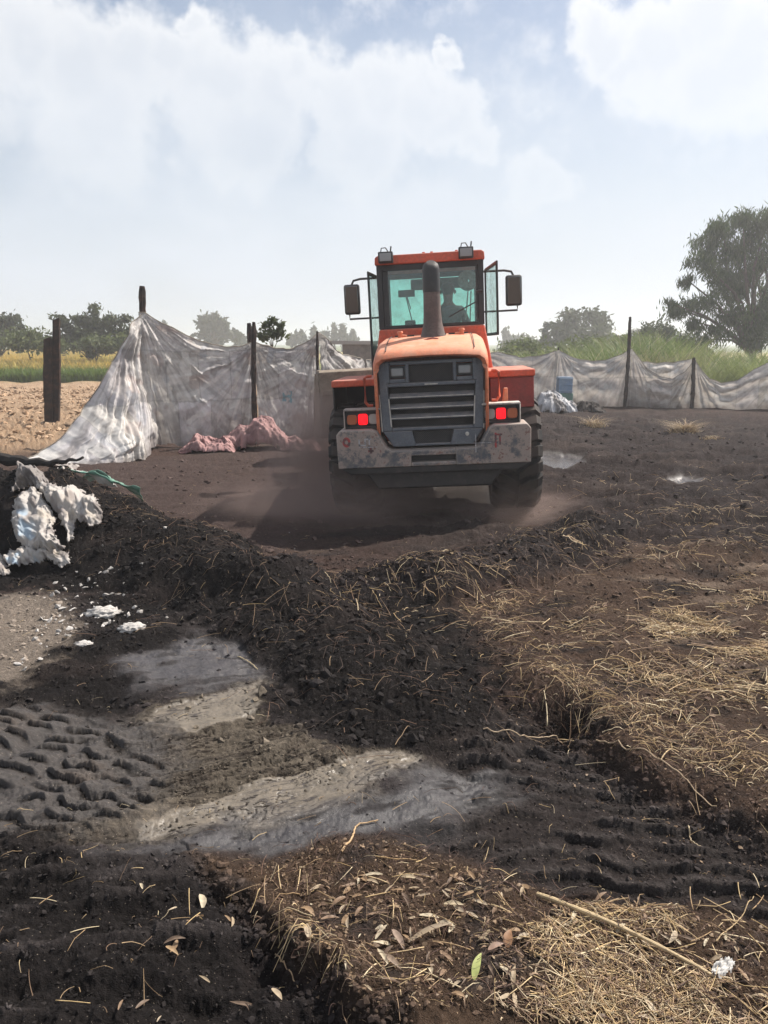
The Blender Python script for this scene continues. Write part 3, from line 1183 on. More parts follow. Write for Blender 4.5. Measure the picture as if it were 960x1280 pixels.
def build_loader():
    L0 = empty('wheel_loader', (.665, 9.35, -.02), (0, R(-2.9), R(-4.5)))
    tag(L0, 'orange wheel loader seen from behind, red tail lights lit, brown dust round its wheels', 'wheel loader')
    P = L0
    # rear frame -----------------------------------------------------
    b = MB()
    b.box(-.33, .33, -.75, 1.5, .45, 1.0)
    b.box(-.28, .28, -.2, .25, .40, .75)
    b.build('rear_frame', M_dkmetal, P, .02)
    b = MB()
    b.prism([(-.80, .72), (-.62, .47), (.62, .47), (.80, .72)], -1.05, -.55)
    b.box(-.62, -.5, -1.0, -.75, .52, .60)
    b.build('belly_plate', M_dkmetal, P, .02)
    b = MB()
    b.tube([(-.75, 0, .68), (-.3, 0, .68), (0, 0, .68), (.3, 0, .68), (.75, 0, .68)], [.12, .14, .22, .14, .12], 14)
    b.build('rear_axle', M_dkmetal, P, smooth=True)
    # bumper / counterweight ----------------------------------------
    c = MB()
    prof = [(-1.035, .73), (-1.04, 1.10), (-1.00, 1.145), (-.66, 1.145), (-.60, 1.12), (-.50, .93), (-.45, .905), (.45, .905), (.50, .93),
            (.60, 1.12), (.66, 1.145), (1.00, 1.145), (1.04, 1.10), (1.035, .73)]
    # front skin with the slot cut out: built as column strips
    y0, y1 = -1.17, -.72
    slot = (-.24, .24, .775, .845)
    c.prism([(-1.035, .73), (-1.04, 1.10), (-1.00, 1.145), (-.66, 1.145), (-.60, 1.12), (-.50, .93), (-.45, .905), (-.24, .905), (-.24, .73)], y0, y1)
    c.prism([(.24, .73), (.24, .905), (.45, .905), (.50, .93), (.60, 1.12), (.66, 1.145), (1.00, 1.145), (1.04, 1.10), (1.035, .73)], y0, y1)
    c.box(-.2405, .2405, y0, y1, .845, .904)
    c.box(-.2405, .2405, y0, y1, .731, .775)
    bp = c.build('bumper', M_bumper, P, .012, seg=2)
    c = MB()
    c.box(-.2395, .2395, y0 + .10, y1, .776, .844)
    c.build('slot_recess', M_black, bp)  # black backing plate put in for the shade inside the slot
    # the underside lip and its dark lower face
    u = MB()
    u.prism([(-1.02, .728), (-.90, .655), (.90, .655), (1.02, .728)], -1.14, -.74)
    u.build('lower_lip', M_dkmetal, bp, .01)
    # painted marks: worn red ring, pale strokes, red strokes
    M_redmark = mat_plain('worn_red_paint', (.40, .05, .045), .6, col2=(.12, .08, .08), scale=26, lo=.42, hi=.56)
    M_whitemark = mat_plain('worn_white_paint', (.42, .40, .40), .6, col2=(.12, .12, .13), scale=24, lo=.48, hi=.62)
    q = MB()
    for k in range(18):
        a0, a1 = 2 * math.pi * k / 18, 2 * math.pi * (k + 1) / 18
        q.add([(-.93 + r * math.cos(a) * .8, -1.1735, 1.02 + r * math.sin(a)) for (r, a) in ((.022, a0), (.055, a0), (.055, a1), (.022, a1))], [(0, 1, 2, 3)])
    q.build('red_mark', M_redmark, bp)
    for (x0, x1, z0, z1) in ((.655, .675, .90, 1.06), (.675, .735, 1.03, 1.05), (.70, .72, .93, 1.03), (-.70, -.64, .905, .93), (-.68, -.66, .89, .96)):
        q = MB()
        q.add([(x0, -1.1735, z0), (x1, -1.1735, z0), (x1, -1.1735, z1), (x0, -1.1735, z1)], [(0, 1, 2, 3)])
        q.build('red_mark', M_redmark, bp)
    for (x0, x1, z0, z1) in ((-.80, -.783, .975, 1.045), (-.80, -.72, .972, .987), (-.735, -.72, .975, 1.05), (-.735, -.66, 1.038, 1.053), (-.69, -.675, .985, 1.05),
                             (-.80, -.60, .955, .962), (.45, .458, .86, 1.06), (.40, .62, .955, .961)):
        q = MB()
        q.add([(x0, -1.1737, z0), (x1, -1.1737, z0), (x1, -1.1737, z1), (x0, -1.1737, z1)], [(0, 1, 2, 3)])
        q.build('white_mark', M_whitemark, bp)
    # tail lights -----------------------------------------------------
    for s in (-1, 1):
        h = MB()
        x0, x1 = (-.95, -.565) if s < 0 else (.545, .93)
        h.box(x0, x1, -1.03, -.86, 1.15, 1.165)
        h.box(x0, x1, -1.03, -.86, 1.325, 1.34)
        h.box(x0, x0 + .012, -1.03, -.86, 1.165, 1.325)
        h.box(x1 - .012, x1, -1.03, -.86, 1.165, 1.325)
        h.box(x0 + .012, x1 - .012, -.985, -.86, 1.165, 1.325)
        hh = h.build('tail_light', M_black, P)
        cv = MB()
        cv.box(x0 - .012, x1 + .012, -1.045, -.85, 1.342, 1.362)
        cv.box(x0 - .014 if s < 0 else x1 + .002, x0 - .002 if s < 0 else x1 + .014, -1.045, -.85, 1.15, 1.342)
        cv.build('guard_plate', M_wmetal if s > 0 else M_bumper, hh, .006)
        w = (x1 - x0 - .04) / 3
        for k in range(3):
            xa = x0 + .014 + k * (w + .006)
            mat = (M_amber if (k == 0) == (s < 0) else M_clear) if k != 1 else M_redlit
            g = MB()
            cx, cz = xa + w / 2, 1.245
            rw, rh = w / 2 * (.96 if k != 1 else .90), .056 if k != 1 else .060
            pr = []
            for t in range(16):
                a = 2 * math.pi * t / 16
                e = .55 if k != 1 else .35
                pr.append((cx + rw * math.copysign(abs(math.cos(a)) ** e, math.cos(a)), cz + rh * math.copysign(abs(math.sin(a)) ** e, math.sin(a))))
            g.prism(pr, -1.018, -.985)
            g.build('lens', mat, hh, .008)
        br = MB()
        br.box(x0 + .06, x1 - .06, -1.0, -.88, 1.143, 1.152)
        br.build('bracket', M_dkmetal, hh)
    # radiator grille ---------------------------------------------------
    gy = -1.02
    g = MB()
    HWt, HWb = .585, .545
    z0, z1 = .93, 1.845
    # outer frame, tapering downward
    def gx(z):
        if z < 1.10:
            return .43 + (.545 - .43) * (z - .93) / .17
        return .545 + (.568 - .545) * (z - 1.10) / .75
    outer = [(-gx(.93), .93), (-gx(1.1), 1.1), (-gx(1.845), 1.845), (gx(1.845), 1.845), (gx(1.1), 1.1), (gx(.93), .93)]
    inner = [(-.44, 1.135), (-.455, 1.30), (-.475, 1.60), (-.50, 1.665), (-.50, 1.80), (.50, 1.80), (.50, 1.665), (.475, 1.60), (.455, 1.30), (.44, 1.135)]
    # side cheeks
    g.prism([(-gx(1.1), 1.1), (-gx(1.845), 1.845), (-.50, 1.845), (-.475, 1.60), (-.44, 1.12), (-.44, 1.1)], gy, gy + .16)
    g.prism([(gx(1.1), 1.1), (gx(1.845), 1.845), (.50, 1.845), (.475, 1.60), (.44, 1.12), (.44, 1.1)], gy, gy + .16)
    # bottom apron with its vent opening
    g.prism([(-gx(.93), .93), (-gx(1.1), 1.0995), (-.23, 1.0995), (-.19, .955), (-.19, .93)], gy, gy + .16)
    g.prism([(gx(.93), .93), (gx(1.1), 1.0995), (.23, 1.0995), (.19, .955), (.19, .93)], gy, gy + .16)
    g.box(-.19, .19, gy, gy + .16, .931, .956)
    g.box(-.4395, .4395, gy + .001, gy + .16, 1.10, 1.135)
    # lamp band
    g.box(-.4745, .4745, gy + .001, gy + .16, 1.575, 1.615)
    g.box(-.499, -.445, gy + .001, gy + .16, 1.615, 1.845)
    g.box(.445, .499, gy + .001, gy + .16, 1.615, 1.845)
    g.box(-.275, -.235, gy + .001, gy + .16, 1.616, 1.845)
    g.box(.235, .275, gy + .001, gy + .16, 1.616, 1.845)
    g.box(-.445, .445, gy + .0015, gy + .16, 1.805, 1.845)
    g.box(-.445, -.275, gy + .001, gy + .16, 1.616, 1.66)
    g.box(.275, .445, gy + .001, gy + .16, 1.616, 1.66)
    gr = g.build('grille', M_grille, P, .01)
    # bright rubbed edges down both cheeks
    for s in (-1, 1):
        e = MB()
        e.tube([(s * (gx(z) + .004), gy - .004, z) for z in (1.10, 1.3, 1.5)], .006, 6)
        e.tube([(s * .447, gy - .002, 1.15), (s * .462, gy - .002, 1.45)], .007, 6)
        e.build('rubbed_edge', M_wmetal, gr)
    mm = MB()
    mm.box(-.47, .47, gy + .10, gy + .13, 1.136, 1.574)
    mm.box(-.234, .234, gy + .05, gy + .07, 1.617, 1.803)
    mm.box(-.225, .225, gy + .04, gy + .06, .957, 1.0985)
    mm.build('radiator_mesh', M_mesh, gr)
    for k, z in enumerate((1.235, 1.345, 1.46)):
        sl = MB()
        w = .452 + .02 * (z - 1.2)
        sl.prism([(gy + .005, z - .012), (gy + .005, z + .008), (gy + .09, z + .045), (gy + .09, z + .025)], -w, w, 'x')
        sl.build('slat', M_grille, gr, .004)
        hl = MB()
        hl.tube([(-w + .01, gy + .003, z + .004), (0, gy + .001, z + .004), (w - .01, gy + .003, z + .004)], .0055, 6)
        hl.build('slat_edge', M_wmetal, gr)
    # badge strip in the middle of the mesh
    s_ = MB()
    s_.box(-.07, .07, gy - .008, gy + .0, 1.588, 1.60)
    s_.build('badge', M_wmetal, gr)
    lk = MB()
    lk.tube([(.37, gy - .015, 1.045), (.37, gy, 1.045)], .022, 14)
    lk.tube([(.37, gy - .024, 1.045), (.37, gy - .014, 1.045)], .010, 10)
    lk.build('lock', M_wmetal, gr, .003)
    for s in (-1, 1):
        hl = MB()
        hl.box(s * .36 - .084, s * .36 + .084, gy + .005, gy + .1, 1.668, 1.796)
        ho = hl.build('work_lamp', M_black, P, .008)
        ln = MB()
        ln.box(s * .36 - .066, s * .36 + .066, gy - .006, gy + .02, 1.69, 1.776)
        ln.build('lens', M_lampglass, ho, .012)
    # engine hood -------------------------------------------------------
    def hood_section(y, w, zt, zs):
        return [(-w, y, zs), (-w - .012, y, zt - .13), (-w + .015, y, zt - .055), (-w + .07, y, zt - .018), (-w * .5, y, zt), (0, y, zt + .006),
                (w * .5, y, zt), (w - .07, y, zt - .018), (w - .015, y, zt - .055), (w + .012, y, zt - .13), (w, y, zs)]
    secs = [(-1.10, .55, 1.875, 1.79), (-1.125, .585, 1.895, 1.73), (-1.10, .598, 1.935, 1.45), (-1.02, .60, 1.975, 1.0), (-.8, .603, 2.03, 1.0),
            (-.4, .605, 2.09, 1.0), (.1, .605, 2.12, 1.0), (.62, .605, 2.13, 1.0)]
    hb = MB()
    vs = []
    for q in secs:
        vs += hood_section(*q)
    fs = []
    for i in range(len(secs) - 1):
        for k in range(10):
            fs.append((i * 11 + k, i * 11 + k + 1, (i + 1) * 11 + k + 1, (i + 1) * 11 + k))
    hb.add(vs, fs)
    ho = hb.build('hood', M_hood, P, smooth=True)
    so = ho.modifiers.new('thick', 'SOLIDIFY')
    so.thickness = .02
    so.offset = -1
    # side skirts that show as narrow orange strips beside the grille
    for s in (-1, 1):
        sk = MB()
        sk.prism([(s * .570, 1.02), (s * .606, 1.02), (s * .612, 1.80), (s * .577, 1.80)], -1.035, -.98)
        sk.build('hood_corner', M_hood, ho, .008)
    for k in range(7):
        x0 = -.42 + k * .125
        if abs(x0 + .05) < .12:
            continue
        sl = MB()
        sl.box(x0, x0 + .10, -.13, -.085, 2.11, 2.128)
        sl.build('vent_slot', M_dkmetal, ho)
    hd = MB()
    hd.tube([(-.07, -.62, 2.056), (-.02, -.63, 2.068), (.03, -.62, 2.075), (.09, -.60, 2.066)], .009, 6)
    hd.build('handle', M_dred, ho)
    for s in (-1, 1):
        kb = MB()
        kb.tube([(s * .36, -.12, 2.09), (s * .36, -.12, 2.15)], [.03, .026], 12)
        kb.tube([(s * .36, -.12, 2.15), (s * .36, -.12, 2.175)], [.038, .03], 12)
        kb.tube([(s * .36, -.12, 2.12), (s * .36 - s * .08, -.12, 2.11)], [.02, .02], 8)
        kb.build('hood_catch', M_hood, ho, .003)
    for s in (-1, 1):
        sm = MB()
        sm.tube([(s * .47, -1.06, 1.958), (s * .47, -.8, 2.032), (s * .47, -.4, 2.092), (s * .47, .1, 2.122)], .005, 5)
        sm.build('hood_seam', M_dkmetal, ho)
        for z in (1.2, 1.45, 1.7):
            bt = MB()
            bt.tube([(s * .59, -1.045, z), (s * .59, -1.034, z)], .009, 8)
            bt.build('bolt', M_dkmetal, ho)
    # exhaust -----------------------------------------------------------
    ex = MB()
    ex.tube([(.03, -.32, 2.06), (.03, -.32, 2.13), (.03, -.32, 2.24), (.03, -.325, 2.36), (.03, -.335, 2.60)], [.155, .135, .108, .100, .094], 24)
    exo = ex.build('exhaust_pipe', M_pipe, P, smooth=True)
    tip = MB()
    tip.tube([(.03, -.335, 2.58), (.03, -.335, 2.82), (.03, -.345, 2.88), (.03, -.36, 2.905)], [.099, .099, .085, .05], 24)
    tip.build('exhaust_tip', M_black, exo, smooth=True)
    # fenders -----------------------------------------------------------
    for s in (-1, 1):
        f = MB()
        x0, x1 = (.64, 1.17) if s > 0 else (-1.17, -.64)
        drop = .0 if s > 0 else -.03
        f.box(x0, x1, -.42, .86, 1.60 + drop, 1.68 + drop)
        fo = f.build('fender', M_orange, P, .015)
        p = MB()
        p.box(x0 + .02, x1 - .01, .80, .84, .95, 1.598 + drop)
        if s > 0:
            p.box(x0 + .02, x1 - .012, -.385, -.35, 1.25, 1.598)
        p.box(x0 + (.0 if s < 0 else .49), x0 + (.02 if s < 0 else .51), -.34, .80, 1.30, 1.598 + drop)
        p.build('mud_guard', M_dred if s > 0 else M_black, fo, .008)  # left guard black instead of dark red: its shade put into the colour
        # hand rail beside the hood
        rl = MB()
        xr = s * .70
        rl.tube([(s * .655, -.86, 1.70), (xr, -.88, 1.70), (xr + s * .03, -.88, 1.68), (xr + s * .03, -.88, 1.42), (xr, -.88, 1.38), (s * .655, -.86, 1.38)], .017, 8)
        rl.build('hand_rail', M_orange, P, smooth=True)
    st = MB()
    st.prism([(.74, 1.15), (.83, 1.15), (.83, 1.50), (.79, 1.50)], -.80, -.72)
    st.build('tank_bracket', M_hood, P, .006)
    # small step under the bumper on the right, its sunlight painted as bright metal
    sp = MB()
    sp.tube([(.46, -1.0, .615), (.70, -1.0, .625)], .008, 6)
    for k in range(4):
        sp.tube([(.50 + k * .06, -1.0, .62), (.505 + k * .06, -1.0, .645 + .012 * k)], .006, 6)
    sp.tube([(.70, -1.0, .585), (.70, -1.0, .70)], .009, 6)
    sp.build('step_bracket', M_wmetal, P)
    # cab ---------------------------------------------------------------
    cy0, cy1 = .62, 2.05
    cb = MB()
    cb.prism([(-.78, 1.15), (-.77, 1.55), (-.665, 2.22), (.665, 2.22), (.78, 1.55), (.79, 1.15)], cy0, cy0 + .07)
    cb.box(-.77, .77, cy0 + .07, cy1, 1.15, 1.50)
    cb.prism([(-.76, 1.50), (-.72, 1.9), (-.68, 1.9), (-.72, 1.50)], cy0 + .07, cy1)
    cb.prism([(.76, 1.50), (.72, 1.9), (.68, 1.9), (.72, 1.50)], cy0 + .07, cy1)
    cab = cb.build('cab', M_orange, P, .02)
    rf = MB()
    rf.prism([(-.68, 3.0), (-.675, 3.085), (-.64, 3.11), (.64, 3.11), (.675, 3.085), (.68, 3.0)], cy0 - .05, cy1 + .08)
    rfo = rf.build('roof', M_orange, cab, .012)
    for x in (-.07, .03, .34):
        k = MB()
        k.tube([(x, .70, 3.105), (x, .70, 3.135)], .018, 10)
        k.build('roof_bolt', M_orange, rfo)
    pl = MB()
    for s in (-1, 1):
        pl.box(s * .63 - .035, s * .63 + .035, cy0 + .005, cy0 + .07, 2.221, 2.999)
    pl.box(-.595, .595, cy0 + .006, cy0 + .065, 2.221, 2.262)
    pl.box(-.595, .595, cy0 + .006, cy0 + .065, 2.925, 2.999)
    # wide dark border of the rear window
    pl.box(-.595, -.525, cy0 + .012, cy0 + .03, 2.262, 2.925)
    pl.box(.565, .595, cy0 + .012, cy0 + .03, 2.262, 2.925)
    pl.build('window_frame', M_black, cab, .006)
    pl = MB()
    for s in (-1, 1):
        pl.box(s * .63 - .035, s * .63 + .035, cy1 - .07, cy1, 1.5, 2.999)
    pl.box(-.595, .595, cy1 - .06, cy1, 2.93, 2.999)
    pl.build('windscreen_frame', M_black, cab, .006)
    gl = MB()
    gl.box(-.525, .565, cy0 + .016, cy0 + .024, 2.262, 2.925)
    gl.build('rear_window', M_glass, cab)
    gl = MB()
    gl.box(-.595, .595, cy1 - .035, cy1 - .027, 1.75, 2.93)
    gl.build('windscreen', M_glass, cab)
    # interior
    it = MB()
    it.box(-.28, .50, 1.50, 1.62, 2.74, 2.88)
    it.build('sun_visor', mat_plain('visor_cloth', (.10, .12, .10), .8), cab, .02)
    it = MB()
    it.box(-.44, -.22, 1.25, 1.30, 2.64, 2.73)
    it.tube([(-.33, 1.30, 2.66), (-.30, 1.70, 2.5)], .008, 6)
    it.tube([(-.34, 1.27, 2.65), (-.25, 1.45, 2.2)], .008, 6)
    it.build('cab_mirror', M_black, cab, .01)
    it = MB()
    it.lathe([(1.02, .02), (1.03, .125), (1.06, .13), (1.09, .125), (1.10, .02)], 20, 'y', Matrix.Translation((.48, 0, 2.79)))
    it.tube([(.48, 1.06, 2.66), (.44, 1.06, 2.3)], .008, 6)
    it.tube([(.52, 1.10, 2.66), (.50, 1.30, 2.2)], .008, 6)
    it.build('cab_fan', mat_plain('fan_plastic', (.14, .15, .145), .5, col2=(.30, .32, .3), scale=30), cab)
    it = MB()
    it.box(-.09, .10, .98, 1.12, 2.22, 2.46)
    it.box(-.36, -.22, 1.05, 1.2, 2.10, 2.33)
    it.build('control_box', M_black, cab, .02)
    seat = MB()
    seat.box(-.02, .44, .95, 1.40, 1.80, 1.92)
    seat.box(-.02, .44, .93, 1.02, 1.92, 2.27)
    seat.build('driver_seat', M_black, cab, .03)
    it = MB()
    it.box(-.67, .67, cy0 + .1, cy1 - .1, 1.501, 1.56)
    it.box(-.18, .60, 1.62, 1.95, 1.56, 2.12)
    it.tube([(.20, 1.7, 2.1), (.20, 1.55, 2.2)], .03, 8)
    it.build('dashboard', M_black, cab, .01)
    sw = MB()
    ring = [(.20 + .19 * math.cos(t), 1.53 + .07 * math.sin(t), 2.22 + .17 * math.sin(t)) for t in [2 * math.pi * k / 20 for k in range(21)]]
    sw.tube(ring, .014, 6, cap=False)
    sw.build('steering_wheel', M_black, cab)
    wp = MB()
    wp.tube([(.57, cy0 - .012, 2.50), (.40, cy0 - .015, 2.42), (.22, cy0 - .012, 2.33)], .008, 6)
    wp.tube([(.64, cy0 - .01, 2.63), (.57, cy0 - .012, 2.62)], .018, 8)
    wp.build('wiper', M_black, cab)
    # opened door on the left, opened side pane on the right
    def pane(name, hx, ang, w, zb, zt, lower):
        s = -1 if hx < 0 else 1
        Mx = Matrix.Translation((hx, 2.0 if s < 0 else 1.95, 0)) @ Matrix.Rotation(ang, 4, 'Z')
        d = MB()
        t = .013
        d.box(-t, t, -.035, 0, lower, zt, Mx)
        d.box(-t, t, -w, -w + .05, lower, zt, Mx)
        d.box(-t, t, -w + .05, -.035, zt - .045, zt, Mx)
        d.box(-t, t, -w + .05, -.035, lower, zb, Mx)
        o = d.build(name, M_black, cab, .008)
        g = MB()
        g.box(-.005, .005, -w + .05, -.035, zb, zt - .045, Mx)
        g.build('pane', M_sideglass, o)
        return o
    pane('door', -.705, R(-4.5), 1.15, 2.02, 2.96, 1.42)
    pane('side_window', .75, R(5), 1.1, 2.12, 3.0, 2.08)
    # roof lamps
    for x in (-.53, .45):
        k = MB()
        z = 3.075
        k.box(x - .09, x + .09, cy0 - .19, cy0 - .07, z - .065, z + .065)
        lo = k.build('roof_lamp', M_black, cab, .01)
        g = MB()
        g.box(x - .072, x + .072, cy0 - .196, cy0 - .18, z - .047, z + .047)
        g.build('lens', M_lampglass, lo, .006)
        br = MB()
        br.box(x - .03, x + .03, cy0 - .08, cy0 - .045, z - .05, z + .03)
        br.tube([(x - .06, cy0 - .12, z + .065), (x - .05, cy0 - .11, z + .115), (x, cy0 - .08, z + .12), (x + .03, cy0 - .05, z + .07)], .007, 6)
        br.tube([(x + .06, cy0 - .12, z + .065), (x + .07, cy0 - .11, z + .13)], .009, 6)
        br.build('bracket', M_dkmetal, lo)
    # mirrors
    for s in (-1, 1):
        k = MB()
        dz = 0 if s > 0 else .0
        k.box(s * 1.15 - .115, s * 1.15 + .115, 1.98, 2.06, 2.48 + dz, 2.90 + dz)
        mo = k.build('side_mirror', M_black, cab, .035, seg=3)
        g = MB()
        g.add([(s * 1.15 - .088, 1.977, 2.51), (s * 1.15 + .088, 1.977, 2.51), (s * 1.15 + .088, 1.935, 2.87), (s * 1.15 - .088, 1.935, 2.87), (s * 1.15 - .088, 1.985, 2.51), (s * 1.15 + .088, 1.985, 2.51), (s * 1.15 + .088, 1.985, 2.87), (s * 1.15 - .088, 1.985, 2.87)], [(0, 1, 2, 3), (4, 7, 6, 5), (0, 4, 5, 1), (3, 2, 6, 7), (0, 3, 7, 4), (1, 5, 6, 2)])
        g.build('mirror_glass', M_mirror, mo, .004)
        a = MB()
        a.tube([(s * .70, 2.02, 2.97), (s * 1.02, 2.03, 2.97), (s * 1.12, 2.03, 2.95), (s * 1.15, 2.03, 2.89)], .016, 8)
        a.build('mirror_arm', M_dkmetal, mo, smooth=True)
        a = MB()
        a.tube([(s * .72, 2.02, 2.42), (s * 1.20, 2.03, 2.42), (s * 1.20, 2.03, 2.50)], .014, 8)
        a.build('mirror_arm', M_dkmetal, mo, smooth=True)
    # wheels of the rear axle
    build_tyre(P, -.94, 0, -1)
    build_tyre(P, .94, 0, 1)
    # front half: steered to the left round the centre pivot --------------
    Fm = empty('front_frame', (0, 1.55, 0), (0, 0, R(16)))
    Fm.parent = P
    b = MB()
    b.box(-.35, .35, .05, 2.0, .55, 1.15)
    b.tube([(-.95, 1.35, .68), (.95, 1.35, .68)], .14, 12)
    b.prism([(.2, 1.15), (.5, 1.95), (.8, 1.95), (1.1, 1.15)], -.40, -.33, 'x')
    b.prism([(.2, 1.15), (.5, 1.95), (.8, 1.95), (1.1, 1.15)], .33, .40, 'x')
    fr = b.build('frame', M_orange, Fm, .02)
    for s in (-1, 1):
        arm = MB()
        arm.prism([(.55, 1.75), (1.4, 1.75), (2.75, .75), (2.75, .50), (2.5, .5), (1.25, 1.45), (.55, 1.55)], s * .38 - .045, s * .38 + .045, 'x')
        arm.build('lift_arm', M_orange, Fm, .01)
    for s in (-1, 1):
        w = build_tyre(Fm, s * .94, 1.35, s)
        f = MB()
        f.box(min(s * .64, s * 1.17), max(s * .64, s * 1.17), .75, 1.95, 1.42, 1.47)
        f.build('front_fender', M_orange, Fm, .015)
    bk = MB()
    prof = [(2.55, 1.62), (2.62, 1.66), (3.0, 1.66), (2.72, 1.50), (2.62, 1.1), (2.66, .55), (2.9, .25), (3.9, .16), (3.9, .10), (2.82, .16), (2.56, .50), (2.50, 1.1)]
    prof = [(a_, 1.66 - (1.66 - b_) * .78) for a_, b_ in prof]
    bk.prism(prof, -1.32, 1.32, 'x')
    bk.prism([(2.56, .75), (2.9, .52), (3.85, .47), (3.05, 1.6), (2.6, 1.62), (2.52, 1.1)], -1.345, -1.32, 'x')
    bk.prism([(2.56, .75), (2.9, .52), (3.85, .47), (3.05, 1.6), (2.6, 1.62), (2.52, 1.1)], 1.32, 1.345, 'x')
    for x in (-.38, .38):
        bk.box(x - .1, x + .1, 2.38, 2.56, .8, 1.3)
    bk.box(-1.30, 1.30, 2.47, 2.52, 1.25, 1.33)
    bk.build('bucket', M_bucket, Fm, .01)
    return L0


LOADER = build_loader()


def skin_figure(name, joints, edges, mat, parent=None, sub=2):
    me = bpy.data.meshes.new(name)
    me.from_pydata([j[0] for j in joints], edges, [])
    o = link(name, me, mat, parent)
    sk = o.modifiers.new('skin', 'SKIN')
    sk.use_smooth_shade = True
    for v, j in zip(me.skin_vertices[0].data, joints):
        r = j[1]
        v.radius = r if isinstance(r, tuple) else (r, r)
        v.use_root = False
    me.skin_vertices[0].data[0].use_root = True
    s = o.modifiers.new('sub', 'SUBSURF')
    s.levels = sub
    s.render_levels = sub
    return o


def build_driver():
    """seated with his back to the camera, both hands on the wheel"""
    M_skin = mat_plain('skin', (.16, .075, .045), .6)
    M_cloth = mat_plain('dark_shirt', (.035, .045, .055), .9, col2=(.05, .06, .07), scale=8)
    M_trs = mat_plain('dark_trousers', (.03, .03, .035), .9)
    M_hair = mat_plain('black_hair', (.008, .007, .006), .7)
    root = empty('person', (0, 0, 0))
    root.matrix_world = LOADER_M
    tag(root, 'driver in a dark shirt seated in the loader cab, seen from behind', 'person')
    X, Y, Z = .22, 1.17, 1.94
    J, E = [], []

    def j(x, y, z, r, to=None):
        J.append(((X + x, Y + y, Z + z), r))
        if to is not None:
            E.append((to, len(J) - 1))
        return len(J) - 1
    p = j(0, 0, .10, (.15, .12))
    s1 = j(0, .01, .26, (.145, .105), p)
    s2 = j(0, .02, .42, (.17, .11), s1)
    s3 = j(0, .03, .53, (.12, .085), s2)
    nk = j(0, .045, .60, .055, s3)
    h0 = j(0, .07, .665, .068, nk)
    h1 = j(0, .075, .74, (.078, .092), h0)
    j(0, .07, .81, (.058, .068), h1)
    for s in (-1, 1):
        sh = j(s * .165, .03, .50, .062, s2)
        el = j(s * .245, .12, .30, .047, sh)
        wr = j(s * .16, .30, .30, .030, el)
        pm = j(s * .150, .345, .31, (.036, .020), wr)
        for k in range(4):
            a = j(s * (.128 + .016 * k), .375, .33, .0095, pm)
            b_ = j(s * (.128 + .016 * k), .395, .315 - .002 * k, .009, a)
            j(s * (.130 + .016 * k), .385, .295 - .002 * k, .008, b_)
        t = j(s * .115, .355, .300, .010, pm)
        j(s * .110, .380, .305, .009, t)
        hp = j(s * .09, .06, .06, .085, p)
        kn = j(s * .16, .42, .08, .060, hp)
        an = j(s * .15, .50, -.26, .040, kn)
        j(s * .15, .60, -.31, .035, an)
    body = skin_figure('body', J, E, M_skin, root)
    # shirt: the torso and sleeves a little fuller than the body
    ks = [(0, 0, .06, (.165, .135)), (0, .01, .26, (.16, .12)), (0, .02, .42, (.185, .122)), (0, .03, .52, (.13, .095)), (0, .04, .565, (.065, .062))]
    J2, E2 = [], []
    for k, (x, y, z, r) in enumerate(ks):
        J2.append(((X + x, Y + y, Z + z), r))
        if k:
            E2.append((k - 1, k))
    for s in (-1, 1):
        b0 = len(J2)
        J2.append(((X + s * .165, Y + .03, Z + .50), .072))
        J2.append(((X + s * .245, Y + .12, Z + .30), .057))
        J2.append(((X + s * .19, Y + .22, Z + .30), .045))
        E2 += [(2, b0), (b0, b0 + 1), (b0 + 1, b0 + 2)]
    skin_figure('shirt', J2, E2, M_cloth, root)
    J3 = [((X, Y, Z + .06), (.155, .13))]
    E3 = []
    for s in (-1, 1):
        b0 = len(J3)
        J3.append(((X + s * .09, Y + .06, Z + .055), .095))
        J3.append(((X + s * .16, Y + .42, Z + .08), .070))
        J3.append(((X + s * .15, Y + .49, Z - .22), .055))
        E3 += [(0, b0), (b0, b0 + 1), (b0 + 1, b0 + 2)]
    skin_figure('trousers', J3, E3, M_trs, root)
    hr = MB()
    bm = bmesh.new()
    bmesh.ops.create_uvsphere(bm, u_segments=20, v_segments=12, radius=1)
    for v in bm.verts:
        x, y, z = v.co
        y2 = y if not (y > .55 and z < .45) else y * .75
        v.co = (X + x * .090, Y + .068 + y2 * .104, Z + .775 + z * (.085 if z > 0 else .105))
    me = bpy.data.meshes.new('hair')
    bm.to_mesh(me)
    bm.free()
    me.polygons.foreach_set('use_smooth', [True] * len(me.polygons))
    link('hair', me, M_hair, root)
    fc = MB()
    fc.tube([(X, Y + .17, Z + .745), (X, Y + .195, Z + .715), (X, Y + .17, Z + .70)], [.010, .014, .012], 8)
    fc.build('nose', M_skin, root, smooth=True)
    for s in (-1, 1):
        fc = MB()
        fc.tube([(X + s * .088, Y + .07, Z + .76), (X + s * .098, Y + .06, Z + .74), (X + s * .088, Y + .07, Z + .705)], [.010, .016, .008], 8)
        fc.build('ear', M_skin, root, smooth=True)
    pass


LOADER_M = Matrix.Translation(LOADER.location) @ LOADER.rotation_euler.to_matrix().to_4x4()
build_driver()

# ------------------------------------------------------------------ ground look-up by line of sight


